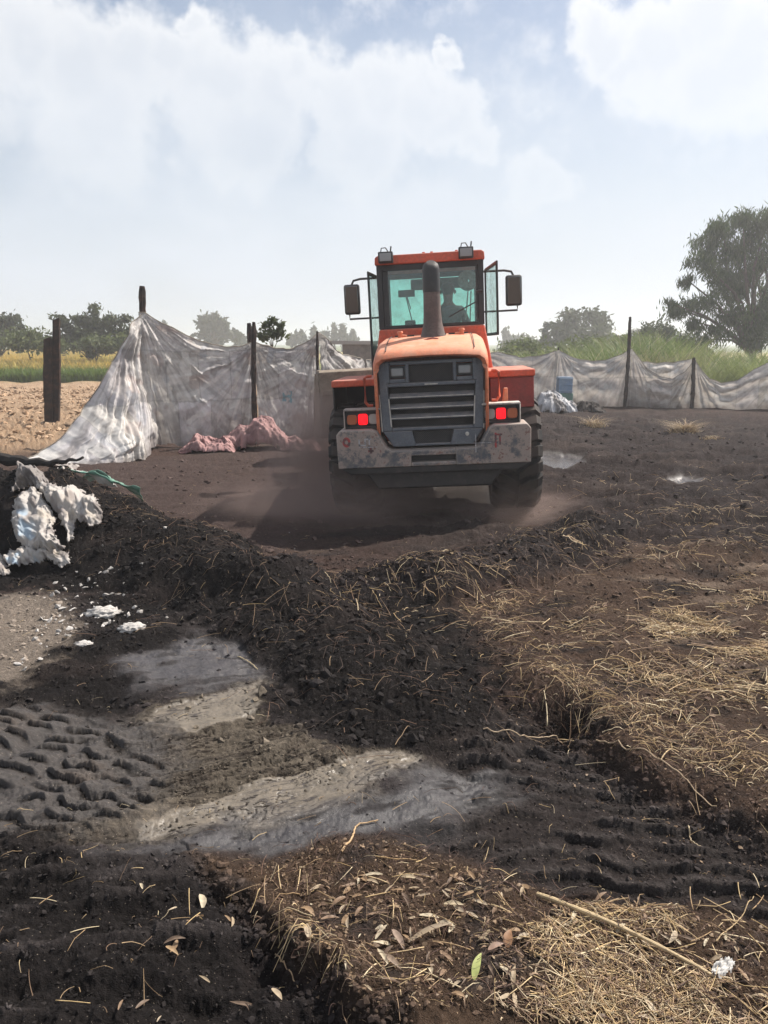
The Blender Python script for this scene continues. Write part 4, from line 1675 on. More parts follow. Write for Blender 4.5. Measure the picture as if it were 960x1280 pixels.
def hit(px, py, y0=1.6, y1=30.0, step=.06):
    """first point of the terrain on the ray through a pixel of the photograph (arrays)"""
    px = np.atleast_1d(np.asarray(px, float))
    py = np.atleast_1d(np.asarray(py, float))
    xc = (px - 480) / F_PX
    yc = (640 - py) / F_PX
    dy = math.cos(PITCH) + yc * math.sin(PITCH)
    dz = -math.sin(PITCH) + yc * math.cos(PITCH)
    ys = np.arange(y0, y1, step)
    X = (xc / dy)[:, None] * ys
    Z = CAM_H + (dz / dy)[:, None] * ys
    Hm = Hh(X.ravel(), np.broadcast_to(ys, X.shape).ravel()).reshape(X.shape)
    below = Z < Hm
    k = np.where(below.any(1), below.argmax(1), len(ys) - 1)
    i = np.arange(len(px))
    k0 = np.maximum(k - 1, 0)
    a, b = (Z - Hm)[i, k0], (Z - Hm)[i, k]
    t = np.where((a > 0) & (b < 0), a / np.maximum(a - b, 1e-6), 1.0)
    lerp = lambda A_: A_[i, k0] * (1 - t) + A_[i, k] * t
    return lerp(X), ys[k0] * (1 - t) + ys[k] * t, lerp(Hm)


def hit1(px, py, y0=1.6, y1=14.0):
    a, b, c = hit([px], [py], y0, y1)
    return Vector((float(a[0]), float(b[0]), float(c[0])))


def px_of(x, y, z):
    """pixel of the photograph for a world point (arrays)"""
    dx, dy, dz = x, y, z - CAM_H
    f = dy * math.cos(PITCH) - dz * math.sin(PITCH)
    u = dy * math.sin(PITCH) + dz * math.cos(PITCH)
    return 480 + F_PX * dx / f, 640 - F_PX * u / f


# ------------------------------------------------------------------ tarpaulin fences
M_tarp = mat_attr('dirty_woven_plastic', .78, .30, .35, 7, .18)
M_pink = mat_attr('pink_cloth', .8, .15, .2, 9, .2)
M_sack = mat_attr('white_sack', .6, .2, .35, 12, .12)


def creased(m, s1, s2, dist):
    """fine sharp folds of thin sheeting"""
    N, L = m.node_tree.nodes, m.node_tree.links
    B = N['Principled BSDF']
    tc = N.new('ShaderNodeTexCoord')
    wn = noise(N, L, tc.outputs['Object'], 1.5, 3, .5)
    wv = N.new('ShaderNodeVectorMath')
    wv.operation = 'MULTIPLY_ADD'
    L.new(wn.outputs['Color'], wv.inputs[0])
    wv.inputs[1].default_value = (.5, .5, .5)
    L.new(tc.outputs['Object'], wv.inputs[2])
    prev = None
    for sc_, wt in ((s1, 1.0), (s2, .45)):
        v = N.new('ShaderNodeTexVoronoi')
        v.feature = 'F1'
        v.inputs['Scale'].default_value = sc_
        L.new(wv.outputs[0], v.inputs['Vector'])
        mu = N.new('ShaderNodeMath')
        mu.operation = 'MULTIPLY_ADD'
        L.new(v.outputs['Distance'], mu.inputs[0])
        mu.inputs[1].default_value = wt
        if prev is None:
            mu.inputs[2].default_value = 0
        else:
            L.new(prev, mu.inputs[2])
        prev = mu.outputs[0]
    bump(N, L, B, prev, 1.0, dist)


creased(M_pink, 6, 15, .012)
creased(M_sack, 7, 16, .010)
M_rope = mat_plain('rope', (.25, .22, .18), .9)


def tarp_panel(parent, A, B, tops, seed, nu=220, nv=90, flare=None, tone=1.0, hem=0.0, bulge=.10, base_drop=.05, stain=1.0, smoothp=False, print_at=None):
    """cloth hung between two posts; tops = outline of its upper edge in the photograph"""
    ax, ay = A
    bx, by = B
    Ln = math.hypot(bx - ax, by - ay)
    s = np.linspace(0, 1, nu)
    cx = ax + (bx - ax) * s
    cy = ay + (by - ay) * s
    p0, _ = px_of(cx, cy, np.full(nu, 1.5))
    ty = np.interp(p0, [q[0] for q in tops], [q[1] for q in tops])
    yc = (640 - ty) / F_PX
    dd = math.cos(PITCH) + yc * math.sin(PITCH)
    dz = -math.sin(PITCH) + yc * math.cos(PITCH)
    top = CAM_H + dz / dd * cy + .03 * fbm(s * Ln * 4, s * 0 + seed, seed, 3)
    fl = np.interp(s, np.linspace(0, 1, len(flare)), flare) if flare else np.zeros(nu)
    nx, ny = (by - ay) / Ln, -(bx - ax) / Ln
    if ny > 0:
        nx, ny = -nx, -ny
    base = Hh(cx + nx * fl, cy + ny * fl) - base_drop + .05 * (fbm(s * Ln * 2.5, s * 0, seed + 9, 3) * hem)
    t = np.linspace(0, 1, nv)
    S, T = np.meshgrid(s, t)
    Hgt = (top - base)[None, :]
    U = S * Ln
    V = T * Hgt
    d = np.zeros(S.shape)
    # folds that fan out from the two hanging points
    for k, sp in ((0, 0.0), (1, 1.0)):
        r = np.hypot((S - sp) * Ln, (1 - T) * Hgt * .9) + .05
        an = np.arctan2((1 - T) * Hgt, np.abs(S - sp) * Ln + 1e-3)
        an = an + .10 * fbm(U * 1.1, V * 1.1, seed + 21 + k, 2)
        w = np.exp(-r / (Ln * .45))
        f1 = 1 - np.abs(np.sin(an * 8.5 + seed)) * 1.6
        f2 = np.sin(an * 17 + seed * 2 + 2 * fbm(U, V, seed + 3, 2))
        kf = .10 if smoothp else .07
        d += w * np.minimum(r, 1.0) * (kf * f1 + .05 * f2)
        if not smoothp:
            g1 = 1 - 2.6 * np.abs(pn(an * 6 + seed, r * .30, seed + 33))
            g2 = 1 - 2.6 * np.abs(pn(an * 15 + seed, r * .45, seed + 35))
            g3 = 1 - 2.6 * np.abs(pn(an * 31 + seed, r * .7, seed + 37))
            d += np.exp(-r / (Ln * .9)) * np.minimum(r, 1.3) * (.075 * g1 + .040 * g2 + .018 * g3)
    # swags between the posts
    sw = np.sin((T + .35 * (2 * S - 1) ** 2 + .06 * fbm(U * .9, V * .9, seed + 31, 3)) * 15 + seed)
    d += (.07 if smoothp else .05) * sw * np.sin(np.pi * S) * ss(0.05, .5, T)
    d += (.03 if smoothp else .075) * (crease(U * .8 + V * .35, V * .55 - U * .25, seed + 17, 12, 1.0, 6) - .5)
    d += bulge * np.sin(np.pi * S) * np.sin(np.pi * T)
    # sharp creases and crumple
    qx = U * 1.6 + .5 * fbm(U * .8, V * .8, seed + 41, 2)
    qy = V * 3.4 - U * .7 + .5 * fbm(U * .8, V * .8, seed + 43, 2)
    d += .018 * (ridged(qx, qy, seed + 5, 3, .5) - .4)
    d += .006 * ridged(U * 7 + V * 2, V * 8, seed + 6, 3, .6) * ss(.5, .0, T)
    d += .06 * fbm(U * 3, V * 1.0, seed + 7, 3) * ss(.35, 0, T)
    X = cx[None, :] + nx * (d + fl[None, :] * (1 - T) ** 1.0)
    Y = cy[None, :] + ny * (d + fl[None, :] * (1 - T) ** 1.0)
    Z = base[None, :] + V + .02 * d
    n = nu * nv
    # colour: sewn sacks of slightly different white, soil and char dirt, painted fold shading
    cell = np.floor(U / .62 + .3 * np.floor(V / .95)) * 7.3 + np.floor(V / .95) * 3.1 + seed
    rc = (np.sin(cell * 12.9898) * 43758.5453) % 1
    rc2 = (np.sin(cell * 78.233) * 12543.123) % 1
    col = np.empty((nv, nu, 3))
    col[:] = ((.62, .565, .50) if smoothp else (.55, .525, .50))
    col *= (.88 + .2 * rc if smoothp else .78 + .40 * rc)[..., None]
    col[..., 2] *= 1 + .10 * (rc2 - .3)

    def lay(w, c):
        w = np.clip(w, 0, 1)[..., None]
        col[:] = col * (1 - w) + np.array(c) * w
    big = fbm(U * .8, V * 1.2, seed + 51, 4)
    lay(ss(.0, .5, big) * .45 * stain, (.24, .20, .18))
    lay(ss(.12, .4, fbm(U * 2.3 + V, V * 4.5, seed + 52, 4)) * .25 * stain, (.16, .14, .135))
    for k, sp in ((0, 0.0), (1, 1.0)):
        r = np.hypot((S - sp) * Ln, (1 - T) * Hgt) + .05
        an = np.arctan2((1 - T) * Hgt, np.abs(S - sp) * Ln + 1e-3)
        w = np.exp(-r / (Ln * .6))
        lay(w ** .5 * ss(.05, .30, fbm(an * 9 + seed, r * .5, seed + 81 + k, 3)) * (.5 if smoothp else .60), (.19, .165, .155) if smoothp else (.19, .17, .16))  # dark fan streaks: shade of the folds put into colour, with dirt
        lay(w ** .5 * ss(.12, .3, fbm(an * 12 + seed, r * .6, seed + 91 + k, 3)) * .75, (.68, .66, .63))  # pale fan streaks: light on the folds put into colour
    lay(ss(.34, .44, fbm(U * 1.7, V * 1.3, seed + 54, 3)) * .4 * stain, (.24, .28, .34))
    lay(ss(.34, .40, fbm(U * 3.1, V * 2.2, seed + 56, 2)) * .8, (.62, .60, .57))
    if not smoothp:
        lay(ss(.28, .46, fbm(U * 2.6 + 5, V * 1.4, seed + 58, 4)) * .5, (.18, .165, .16))
        lay(ss(.32, .38, fbm(U * 1.6 + 9, V * 2.4, seed + 59, 3)) * .4, (.34, .25, .22))
    lay(ss(.50, .62, fbm(U * 5.1, V * 2.2, seed + 57, 3)) * .3, (.16, .14, .13))
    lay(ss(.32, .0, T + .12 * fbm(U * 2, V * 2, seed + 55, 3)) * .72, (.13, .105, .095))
    if print_at:
        ppx, ppy = px_of(X, Y, Z)
        x0, x1, y0_, y1_, pc = print_at
        inside = (ppx > x0) & (ppx < x1) & (ppy > y0_) & (ppy < y1_)
        lay(inside * ss(-.1, .15, fbm(U * 14, V * 14, 5, 2)) * .85, pc)
    seam = (np.abs((V / .95) % 1 - .5) > .485) | (np.abs((U / .62 + .3 * np.floor(V / .95)) % 1 - .5) > .488)
    lay(seam * .35, (.16, .16, .15))
    col *= tone
    idx = np.arange(n).reshape(nv, nu)
    f = np.stack([idx[:-1, :-1], idx[:-1, 1:], idx[1:, 1:], idx[1:, :-1]], -1).reshape(-1, 4)
    # torn hem
    keep = np.ones(len(f), bool)
    if hem:
        tt = T[:-1, :-1].ravel()
        hh = fbm(U[:-1, :-1].ravel() * 3, V[:-1, :-1].ravel() * 3, seed + 61, 3)
        keep = tt > hem * .05 + .05 * hem * hh
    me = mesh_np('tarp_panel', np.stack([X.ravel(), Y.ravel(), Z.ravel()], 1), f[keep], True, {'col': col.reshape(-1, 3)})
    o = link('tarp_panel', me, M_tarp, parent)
    rp = MB()
    rp.tube([(X[-1, i], Y[-1, i], Z[-1, i] + .006) for i in range(0, nu, 6)], .011, 5)
    rp.build('top_rope', M_rope, parent)
    return o


def wood_post(parent, base, top, r, name='post', mat=None, seed=0, seg=9):
    b, t = Vector(base), Vector(top)
    n = 16
    pts, rad = [], []
    for i in range(n + 1):
        k = i / n
        p = b.lerp(t, k) + Vector((.25 * r * math.sin(k * 5 + seed), 0, 0))
        pts.append(p)
        rad.append(r * (1.05 - .18 * k) * (1 + .12 * math.sin(k * 23 + seed * 3) + .10 * math.sin(k * 41 + seed)))
    rad[-1] *= .7
    m = MB()
    m.tube(pts, rad, seg)
    o = m.build(name, mat or M_burnt, parent, smooth=False)
    dp = o.modifiers.new('sub', 'SUBSURF')
    dp.levels = dp.render_levels = 1
    dp.subdivision_type = 'SIMPLE'
    tx = bpy.data.textures.get('grain') or bpy.data.textures.new('grain', 'CLOUDS')
    tx.noise_scale = .12
    ds = o.modifiers.new('rough', 'DISPLACE')
    ds.texture = tx
    ds.strength = r * .5
    return o


def xy_at(px, Y):
    p = at(px, 470, Y)
    return (p.x, Y)


FL = empty('tarpaulin_fence', (*xy_at(318, 15.9), 0))
tag(FL, 'crumpled grey and white tarpaulin fence rising to a peak left of the loader', 'fence')
LP0 = hit1(14, 578, 9, 16)
A0 = (LP0.x, LP0.y)
A1, A2, A3, A4, A5 = xy_at(178, 15.2), xy_at(318, 15.9), xy_at(396, 16.6), xy_at(452, 19.5), xy_at(575, 25.2)


def rel(o, root):
    """keep world placement while hanging a part under its thing"""
    o.matrix_parent_inverse = Matrix.Translation(root.location).inverted()


t0 = [(14, 575), (34, 566), (60, 549), (85, 522), (105, 500), (116, 480), (126, 464), (140, 446), (150, 425), (160, 405), (170, 398), (179, 391)]
t1 = [(178, 391), (186, 392), (200, 402), (222, 413), (250, 427), (275, 433), (300, 434), (318, 427)]
t2 = [(318, 428), (330, 432), (345, 436), (362, 437), (380, 428), (396, 416)]
t3 = [(396, 416), (404, 424), (416, 436), (430, 444), (452, 450)]
t4 = [(452, 450), (500, 456), (575, 445)]
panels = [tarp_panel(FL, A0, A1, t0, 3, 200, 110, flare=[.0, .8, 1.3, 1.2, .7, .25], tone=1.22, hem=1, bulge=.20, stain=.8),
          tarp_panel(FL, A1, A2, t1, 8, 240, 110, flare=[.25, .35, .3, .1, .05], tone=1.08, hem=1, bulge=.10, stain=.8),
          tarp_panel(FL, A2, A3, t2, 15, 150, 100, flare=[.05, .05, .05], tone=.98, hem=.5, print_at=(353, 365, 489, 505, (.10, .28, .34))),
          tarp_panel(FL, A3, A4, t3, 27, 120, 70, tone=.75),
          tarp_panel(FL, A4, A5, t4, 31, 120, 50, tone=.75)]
posts = []
for k, (px, Y, ty, r) in enumerate([(178, 15.25, 358, .085), (318, 15.80, 403, .055), (396, 16.5, 414, .032)]):
    x, y = xy_at(px, Y)
    y -= .20 if k else -.10
    tp = at(px, ty, y)
    off = -.12 if k == 1 else 0
    posts.append(wood_post(FL, (x + .02, y + off, -.2), (tp.x, tp.y + off, tp.z), r, seed=k + 1, seg=7 if k < 2 else 6))
st = MB()
p = at(311, 404, 15.85)
st.tube([(p.x, 15.86, p.z), (p.x + .02, 15.84, p.z - .2), (p.x + .04, 15.8, 1.2)], [.04, .07, .05], 7)
st.build('splinter', M_burnt, posts[1])
# torn corners of the pegged-out flap
for o in list(FL.children):
    rel(o, FL)

FR = empty('tarpaulin_fence', (*xy_at(788, 24.2), 0))
tag(FR, 'long sagging grey tarpaulin fence across the far right side in front of the reeds', 'fence')
B1, B2, B3, B4, B5 = xy_at(600, 25.3), xy_at(698, 24.7), xy_at(788, 24.3), xy_at(868, 24.0), xy_at(1020, 23.4)
tarp_panel(FR, B1, B2, [(560, 446), (600, 444), (622, 440), (650, 447), (675, 445), (698, 438)], 44, 120, 60, tone=.80, stain=.7, smoothp=True)
tarp_panel(FR, B2, B3, [(698, 438), (707, 443), (722, 449), (740, 452), (758, 450), (775, 444), (788, 436)], 52, 150, 70, tone=.84, stain=.7, smoothp=True)
tarp_panel(FR, B3, B4, [(788, 436), (797, 446), (810, 462), (826, 471), (842, 474), (858, 464), (868, 449)], 63, 150, 70, tone=.86, stain=.8, smoothp=True)
tarp_panel(FR, B4, B5, [(868, 449), (878, 464), (890, 474), (905, 479), (925, 476), (945, 462), (960, 454), (1020, 440)], 71, 180, 70, tone=.92, stain=.6, smoothp=True)
wh = tarp_panel(FR, (B3[0] + .2, B3[1] + .25), (B4[0], B4[1] + .25), [(788, 448), (800, 452), (820, 454), (845, 453), (868, 448)], 77, 90, 40, tone=1.1, stain=.4, smoothp=True)
wh['label'] = 'whiter sheet showing above the sagging grey one'
for k, (px, Y, ty, r) in enumerate([(698, 24.75, 434, .035), (788, 24.1, 396, .060), (868, 23.85, 447, .065), (1020, 23.5, 436, .05)]):
    x, y = xy_at(px, Y)
    tp = at(px, ty, y)
    wood_post(FR, (x - (.10 if k == 1 else 0), y, -.2), tp, r, seed=k + 4, seg=6)
for o in list(FR.children):
    rel(o, FR)

# burnt double post beyond the pegged flap
PB = empty('wooden_post', (*xy_at(62, 18.3), 0))
tag(PB, 'burnt split post of two boards standing alone left of the tarpaulin peak', 'post')
x, y = xy_at(60, 18.3)
for (px0, px1, ty, r) in ((59, 60, 424, .10), (66, 69, 400, .085)):
    xb, xt = at(px0, 520, y).x, at(px1, ty, y).x
    zt = at(px1, ty, y).z
    m = MB()
    n = 14
    vs, fs = [], []
    for i in range(n + 1):
        k = i / n
        w = r * (1 + .10 * math.sin(9 * k + px0) + .07 * math.sin(31 * k))
        cx = xb + (xt - xb) * k
        zz = -.2 + (zt + .2) * k
        vs += [(cx - w, y - .06, zz), (cx + w, y - .05, zz + (.06 if i == n else 0)), (cx + w, y + .05, zz), (cx - w, y + .06, zz - (.05 if i == n else 0))]
    for i in range(n):
        for j in range(4):
            j2 = (j + 1) % 4
            fs.append((i * 4 + j, i * 4 + j2, i * 4 + 4 + j2, i * 4 + 4 + j))
    fs += [(0, 3, 2, 1), (n * 4, n * 4 + 1, n * 4 + 2, n * 4 + 3)]
    m.add(vs, fs)
    o = m.build('board', M_burnt, PB, .012)
    o.location.y = .08 if px0 == 66 else 0
    rel(o, PB)


# ------------------------------------------------------------------ cloth and rubbish heaps
def crumple(name, outline, mat, colf, seed, y0, y1, lift=.05, amp=.07, nu=100, nv=100, fr=5.0):
    """a sheet thrown on the heap: lies on the terrain inside an outline, creased"""
    ox = [p[0] for p in outline]
    oy = [p[1] for p in outline]
    gx = np.linspace(min(ox) - 2, max(ox) + 2, nu)
    gy = np.linspace(min(oy) - 2, max(oy) + 2, nv)
    PX, PY = np.meshgrid(gx, gy)
    X, Y, Z = hit(PX.ravel(), PY.ravel(), y0, y1, .12)
    def blur(a):
        a = a.reshape(nv, nu)
        for _ in range(7):
            a = np.pad(a, 1, 'edge')
            a = (a[:-2, 1:-1] + a[2:, 1:-1] + a[1:-1, :-2] + a[1:-1, 2:] + 2 * a[1:-1, 1:-1]) / 6
        return a.ravel()
    X, Y, Z = blur(X), blur(Y), blur(Z)
    sd = sdp(PX.ravel() + 5 * fbm(PX.ravel() * .15, PY.ravel() * .15, seed, 4), PY.ravel() + 4 * fbm(PX.ravel() * .2, PY.ravel() * .2, seed + 70, 3), outline)
    ins = np.clip(-sd / 14, 0, 1)
    u = PX.ravel() * .0115
    v = PY.ravel() * .0115
    wx = u + .25 * fbm(u * 2, v * 2, seed + 1, 2)
    wy = v + .25 * fbm(u * 2, v * 2, seed + 2, 2)
    c = ridged(wx * fr, wy * fr * .8, seed + 3, 4, .55) * .3
    cr_ = crease(u * 2.2, v * 2.2, seed + 8, 9, .8, 4.5)
    c = c * .4 + 1.7 * cr_
    puff = fbm(wx * 2.2, wy * 2.2, seed + 4, 2)
    d = lift * (.35 + .65 * ss(0, .5, ins)) + (.45 + .55 * ins) * amp * (c - .5) + ins * amp * .8 * (puff + .25)
    Y2 = Y - d * .75
    Z2 = Z + d * .65
    n = nu * nv
    idx = np.arange(n).reshape(nv, nu)
    f = np.stack([idx[:-1, :-1], idx[1:, :-1], idx[1:, 1:], idx[:-1, 1:]], -1).reshape(-1, 4)
    ok = (sd < 0)
    # no stretched skins over the back of the heap
    f = f[ok[f].all(1) & ((Y[f].max(1) - Y[f].min(1)) < .5)]
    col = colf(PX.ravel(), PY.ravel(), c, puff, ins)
    me = mesh_np(name, np.stack([X, Y2, Z2], 1), f, True, {'col': col})
    o = link(name, me, mat)
    so = o.modifiers.new('thick', 'SOLIDIFY')
    so.thickness = .006
    return o


def white_col(px, py, c, puff, ins):
    n = len(px)
    col = np.empty((n, 3))
    col[:] = (.47, .44, .41)
    w = ss(.0, .5, fbm(px * .05, py * .05, 5, 3))[:, None]
    col[:] = col * (1 - .5 * w) + np.array((.50, .42, .33)) * .5 * w
    w = ss(-.05, .3, fbm(px * .09, py * .06, 15, 3) - .1)[:, None]
    col[:] = col * (1 - .75 * w) + np.array((.22, .19, .18)) * .75 * w
    w = (ss(.1, .35, fbm(px * .06 + 9, py * .05, 25, 2)) * ss(60, 40, px) * ss(640, 655, py))[:, None]
    col[:] = col * (1 - w) + np.array((.38, .47, .55)) * w
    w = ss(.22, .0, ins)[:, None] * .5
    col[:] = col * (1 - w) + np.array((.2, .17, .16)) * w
    return col


def grey_col(px, py, c, puff, ins):
    return white_col(px, py, c, puff, ins) * np.array((.52, .50, .50))


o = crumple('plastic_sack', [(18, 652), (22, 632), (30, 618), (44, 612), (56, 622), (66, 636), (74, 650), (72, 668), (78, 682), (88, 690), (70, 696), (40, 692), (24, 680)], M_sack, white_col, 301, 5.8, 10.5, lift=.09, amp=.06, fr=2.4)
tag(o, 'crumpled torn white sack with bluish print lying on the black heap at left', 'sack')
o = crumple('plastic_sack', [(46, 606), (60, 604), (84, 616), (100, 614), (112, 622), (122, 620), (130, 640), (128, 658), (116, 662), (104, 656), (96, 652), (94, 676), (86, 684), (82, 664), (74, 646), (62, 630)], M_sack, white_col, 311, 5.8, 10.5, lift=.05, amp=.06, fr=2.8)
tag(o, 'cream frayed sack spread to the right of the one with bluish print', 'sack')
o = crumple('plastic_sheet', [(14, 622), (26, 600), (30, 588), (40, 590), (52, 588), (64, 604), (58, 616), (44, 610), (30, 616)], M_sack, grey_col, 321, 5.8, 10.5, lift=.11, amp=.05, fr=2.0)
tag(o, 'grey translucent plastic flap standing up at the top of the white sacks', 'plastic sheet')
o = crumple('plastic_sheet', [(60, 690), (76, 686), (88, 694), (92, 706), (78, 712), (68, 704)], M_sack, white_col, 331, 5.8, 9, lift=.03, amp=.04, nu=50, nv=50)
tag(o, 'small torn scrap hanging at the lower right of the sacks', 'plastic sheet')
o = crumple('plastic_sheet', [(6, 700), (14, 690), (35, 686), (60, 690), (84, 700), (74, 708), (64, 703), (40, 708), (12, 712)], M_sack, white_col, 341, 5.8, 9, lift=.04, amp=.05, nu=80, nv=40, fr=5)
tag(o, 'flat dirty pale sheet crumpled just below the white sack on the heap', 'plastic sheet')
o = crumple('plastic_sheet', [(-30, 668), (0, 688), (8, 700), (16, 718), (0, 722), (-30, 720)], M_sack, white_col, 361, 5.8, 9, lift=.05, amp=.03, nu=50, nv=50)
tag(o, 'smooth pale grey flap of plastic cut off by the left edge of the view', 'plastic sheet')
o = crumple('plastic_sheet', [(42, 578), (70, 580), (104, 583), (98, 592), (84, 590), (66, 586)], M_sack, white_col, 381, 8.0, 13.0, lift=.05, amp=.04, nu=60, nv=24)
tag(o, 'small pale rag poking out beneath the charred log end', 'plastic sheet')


def ribbon(name, pts, w, colf, mat, thick=.006):
    """a folded strip: points with half width along a tilted direction"""
    V, F, col = [], [], []
    m = 7
    for i, (p, tilt) in enumerate(pts):
        d = Vector((0, -math.cos(tilt), math.sin(tilt)))
        for j in range(m):
            t = j / (m - 1) * 2 - 1
            V.append(Vector(p) + d * w * t + Vector((.01 * math.sin(i * 1.3 + j), 0, .012 * math.sin(i * .9 + j * 2))))
            col.append(colf(i / (len(pts) - 1), t))
    n = len(pts)
    for i in range(n - 1):
        for j in range(m - 1):
            F.append((i * m + j, (i + 1) * m + j, (i + 1) * m + j + 1, i * m + j + 1))
    me = mesh_np(name, np.array(V), np.array(F), True, {'col': np.array(col)})
    o = link(name, me, mat)
    so = o.modifiers.new('thick', 'SOLIDIFY')
    so.thickness = thick
    return o


def path_px(pp, Y0, Y1, n, lift=0.0):
    out = []
    for k in range(n):
        t = k / (n - 1)
        x = np.interp(t, np.linspace(0, 1, len(pp)), [q[0] for q in pp])
        y = np.interp(t, np.linspace(0, 1, len(pp)), [q[1] for q in pp])
        out.append(at(float(x), float(y), Y0 + (Y1 - Y0) * t))
    return out


pp = path_px([(106, 601), (122, 594), (140, 600), (158, 609), (176, 618)], 8.9, 8.3, 26)
o = ribbon('plastic_strip', [(p, .75 + .5 * math.sin(i * .3)) for i, p in enumerate(pp)], .085,
           lambda a, t: (.16, .29, .23) if abs(t) > .25 else (.34, .42, .37), M_sack)
tag(o, 'green end of a folded woven strip hanging over the right side of the heap', 'plastic strip')
pp = path_px([(72, 594), (88, 589), (108, 591), (125, 599), (143, 606)], 8.6, 8.2, 26)
o = ribbon('plastic_strip', [(p, .7 + .6 * math.sin(i * .35 + 1)) for i, p in enumerate(pp)], .07,
           lambda a, t: (.56, .55, .53) if t < .35 else (.20, .38, .30), M_sack)
tag(o, 'white woven strip with a green edge folded behind the white sack', 'plastic strip')

lg = MB()
pts = path_px([(-40, 570), (0, 573), (30, 577), (62, 579), (84, 576), (104, 573)], 9.8, 9.0, 24)
lg.tube([p + Vector((0, .01 * math.sin(i * 2.1), .012 * math.sin(i * 1.7))) for i, p in enumerate(pts)],
        [(.085 - .07 * ss(0, 1, np.array(i / 23.))) * (1 + .15 * math.sin(i * 2.3)) for i in range(24)], 8)
o = lg.build('charred_log', M_char, smooth=True)
tag(o, 'charred black log tapering to a stick on top of the heap at far left', 'log')


def heap(name, px0, px1, Yc, dep, prof, mat, colf, seed, nu=150, nv=50, amp=.06, fr=3.0):
    """a bundle of cloth on the ground; prof = outline (pixel, height in metres)"""
    x0, x1 = at(px0, 540, Yc).x, at(px1, 540, Yc).x
    xs = np.linspace(x0, x1, nu)
    ys = np.linspace(Yc - dep, Yc + dep, nv)
    X, Y = np.meshgrid(xs, ys)
    X, Y = X.ravel(), Y.ravel()
    pxx, _ = px_of(X, np.full(X.shape, Yc), np.full(X.shape, .3))
    hh = np.interp(pxx, [q[0] for q in prof], [q[1] for q in prof])
    e = np.clip(1 - ((Y - Yc) / (dep * (.85 + .2 * fbm(X * 2, Y * 2, seed, 2)))) ** 2, 0, 1)
    wx = X + .15 * fbm(X * 3, Y * 3, seed + 1, 2)
    c = ridged(wx * fr, Y * fr * 1.2 + X, seed + 2, 4, .6)
    Z0 = Hh(X, Y)
    z = hh * e ** .6 * (1 + .25 * fbm(X * 4, Y * 4, seed + 3, 2)) + (amp * .5 * (c - .2) + .055 * (crease(X * 1.6, Y * 1.6, seed + 9, 12, 1.2, 8) - .4)) * (e > 0) * ss(0, .12, hh * e)
    dshift = -.06 * c
    ok = (hh * e) > .015
    idx = np.arange(nu * nv).reshape(nv, nu)
    f = np.stack([idx[:-1, :-1], idx[:-1, 1:], idx[1:, 1:], idx[1:, :-1]], -1).reshape(-1, 4)
    f = f[ok[f].all(1)]
    col = colf(X, Y, c)
    me = mesh_np(name, np.stack([X, Y + dshift, Z0 - .02 + z], 1), f, True, {'col': col})
    o = link(name, me, mat)
    so = o.modifiers.new('thick', 'SOLIDIFY')
    so.thickness = .01
    return o


def pink_col(X, Y, c):
    col = np.empty((len(X), 3))
    col[:] = (.30, .165, .165)
    w = ss(.0, .4, fbm(X * 2.2, Y * 2.2, 71, 3))[:, None] * .8
    col = col * (1 - w) + np.array((.17, .11, .11)) * w
    w = ss(.9, 1.5, c)[:, None] * .5
    col = col * (1 - w) + np.array((.55, .34, .32)) * w
    return col


o = heap('cloth_bundle', 226, 296, 14.55, .42, [(226, .03), (236, .10), (246, .24), (258, .16), (270, .15), (280, .20), (290, .12), (296, .03)], M_pink, pink_col, 401)
tag(o, 'low pink cloth bundle lying left of the taller one by the fence foot', 'cloth')
o = heap('cloth_bundle', 276, 372, 14.95, .50, [(276, .04), (288, .22), (302, .38), (318, .52), (330, .55), (342, .50), (350, .34), (356, .22), (364, .16), (372, .05)], M_pink, pink_col, 421)
tag(o, 'tall dusty pink cloth bundle heaped against the tarpaulin fence post', 'cloth')
o = heap('cloth_bundle', 352, 402, 14.8, .35, [(352, .05), (362, .22), (370, .27), (378, .14), (390, .16), (402, .03)], M_pink, pink_col, 441, nu=80)
tag(o, 'small pink rag beside the dust left of the loader', 'cloth')


def rubble_col(X, Y, c):
    col = np.empty((len(X), 3))
    col[:] = (.52, .52, .54)
    w = ss(-.05, .3, fbm(X * 3, Y * 3, 81, 3))[:, None] * .85
    return col * (1 - w) + np.array((.16, .14, .13)) * w


o = heap('plastic_sheet', 668, 722, 22.6, .7, [(668, .05), (676, .45), (684, .55), (692, .50), (700, .32), (710, .22), (722, .05)], M_sack, rubble_col, 461, amp=.12)
tag(o, 'heap of white torn plastic in front of the blue crate by the fence', 'plastic sheet')
o = heap('mud_heap', 716, 752, 22.3, .5, [(716, .05), (728, .25), (738, .22), (752, .05)], M_pink, lambda X, Y, c: np.tile((.04, .033, .03), (len(X), 1)), 481, nu=60, nv=30)
tag(o, 'small black mud heap right of the torn white plastic by the far fence', 'mud heap')

# blue crate with a green foot, against the right-hand fence
CR = empty('crate', (*xy_at(706, 23.9), 0))
tag(CR, 'blue and green plastic crate standing against the far tarpaulin fence', 'crate')
cx, cy = xy_at(706, 23.9)
zt = at(706, 471, 23.9).z
M_blue = mat_plain('blue_plastic', (.13, .20, .30), .6, col2=(.20, .25, .30), scale=5)
M_green = mat_plain('green_plastic', (.07, .17, .14), .6, col2=(.1, .16, .14), scale=5)
m = MB()
m.box(cx - .21, cx + .21, cy - .2, cy + .2, .50, zt)
for k in range(3):
    m.box(cx - .225, cx + .225, cy - .215, cy + .215, .55 + k * (zt - .62) / 2, .58 + k * (zt - .62) / 2)
o = m.build('box', M_blue, CR, .02)
rel(o, CR)
m = MB()
m.box(cx - .20, cx + .24, cy - .2, cy + .2, -.1, .498)
o = m.build('foot', M_green, CR, .02)
rel(o, CR)

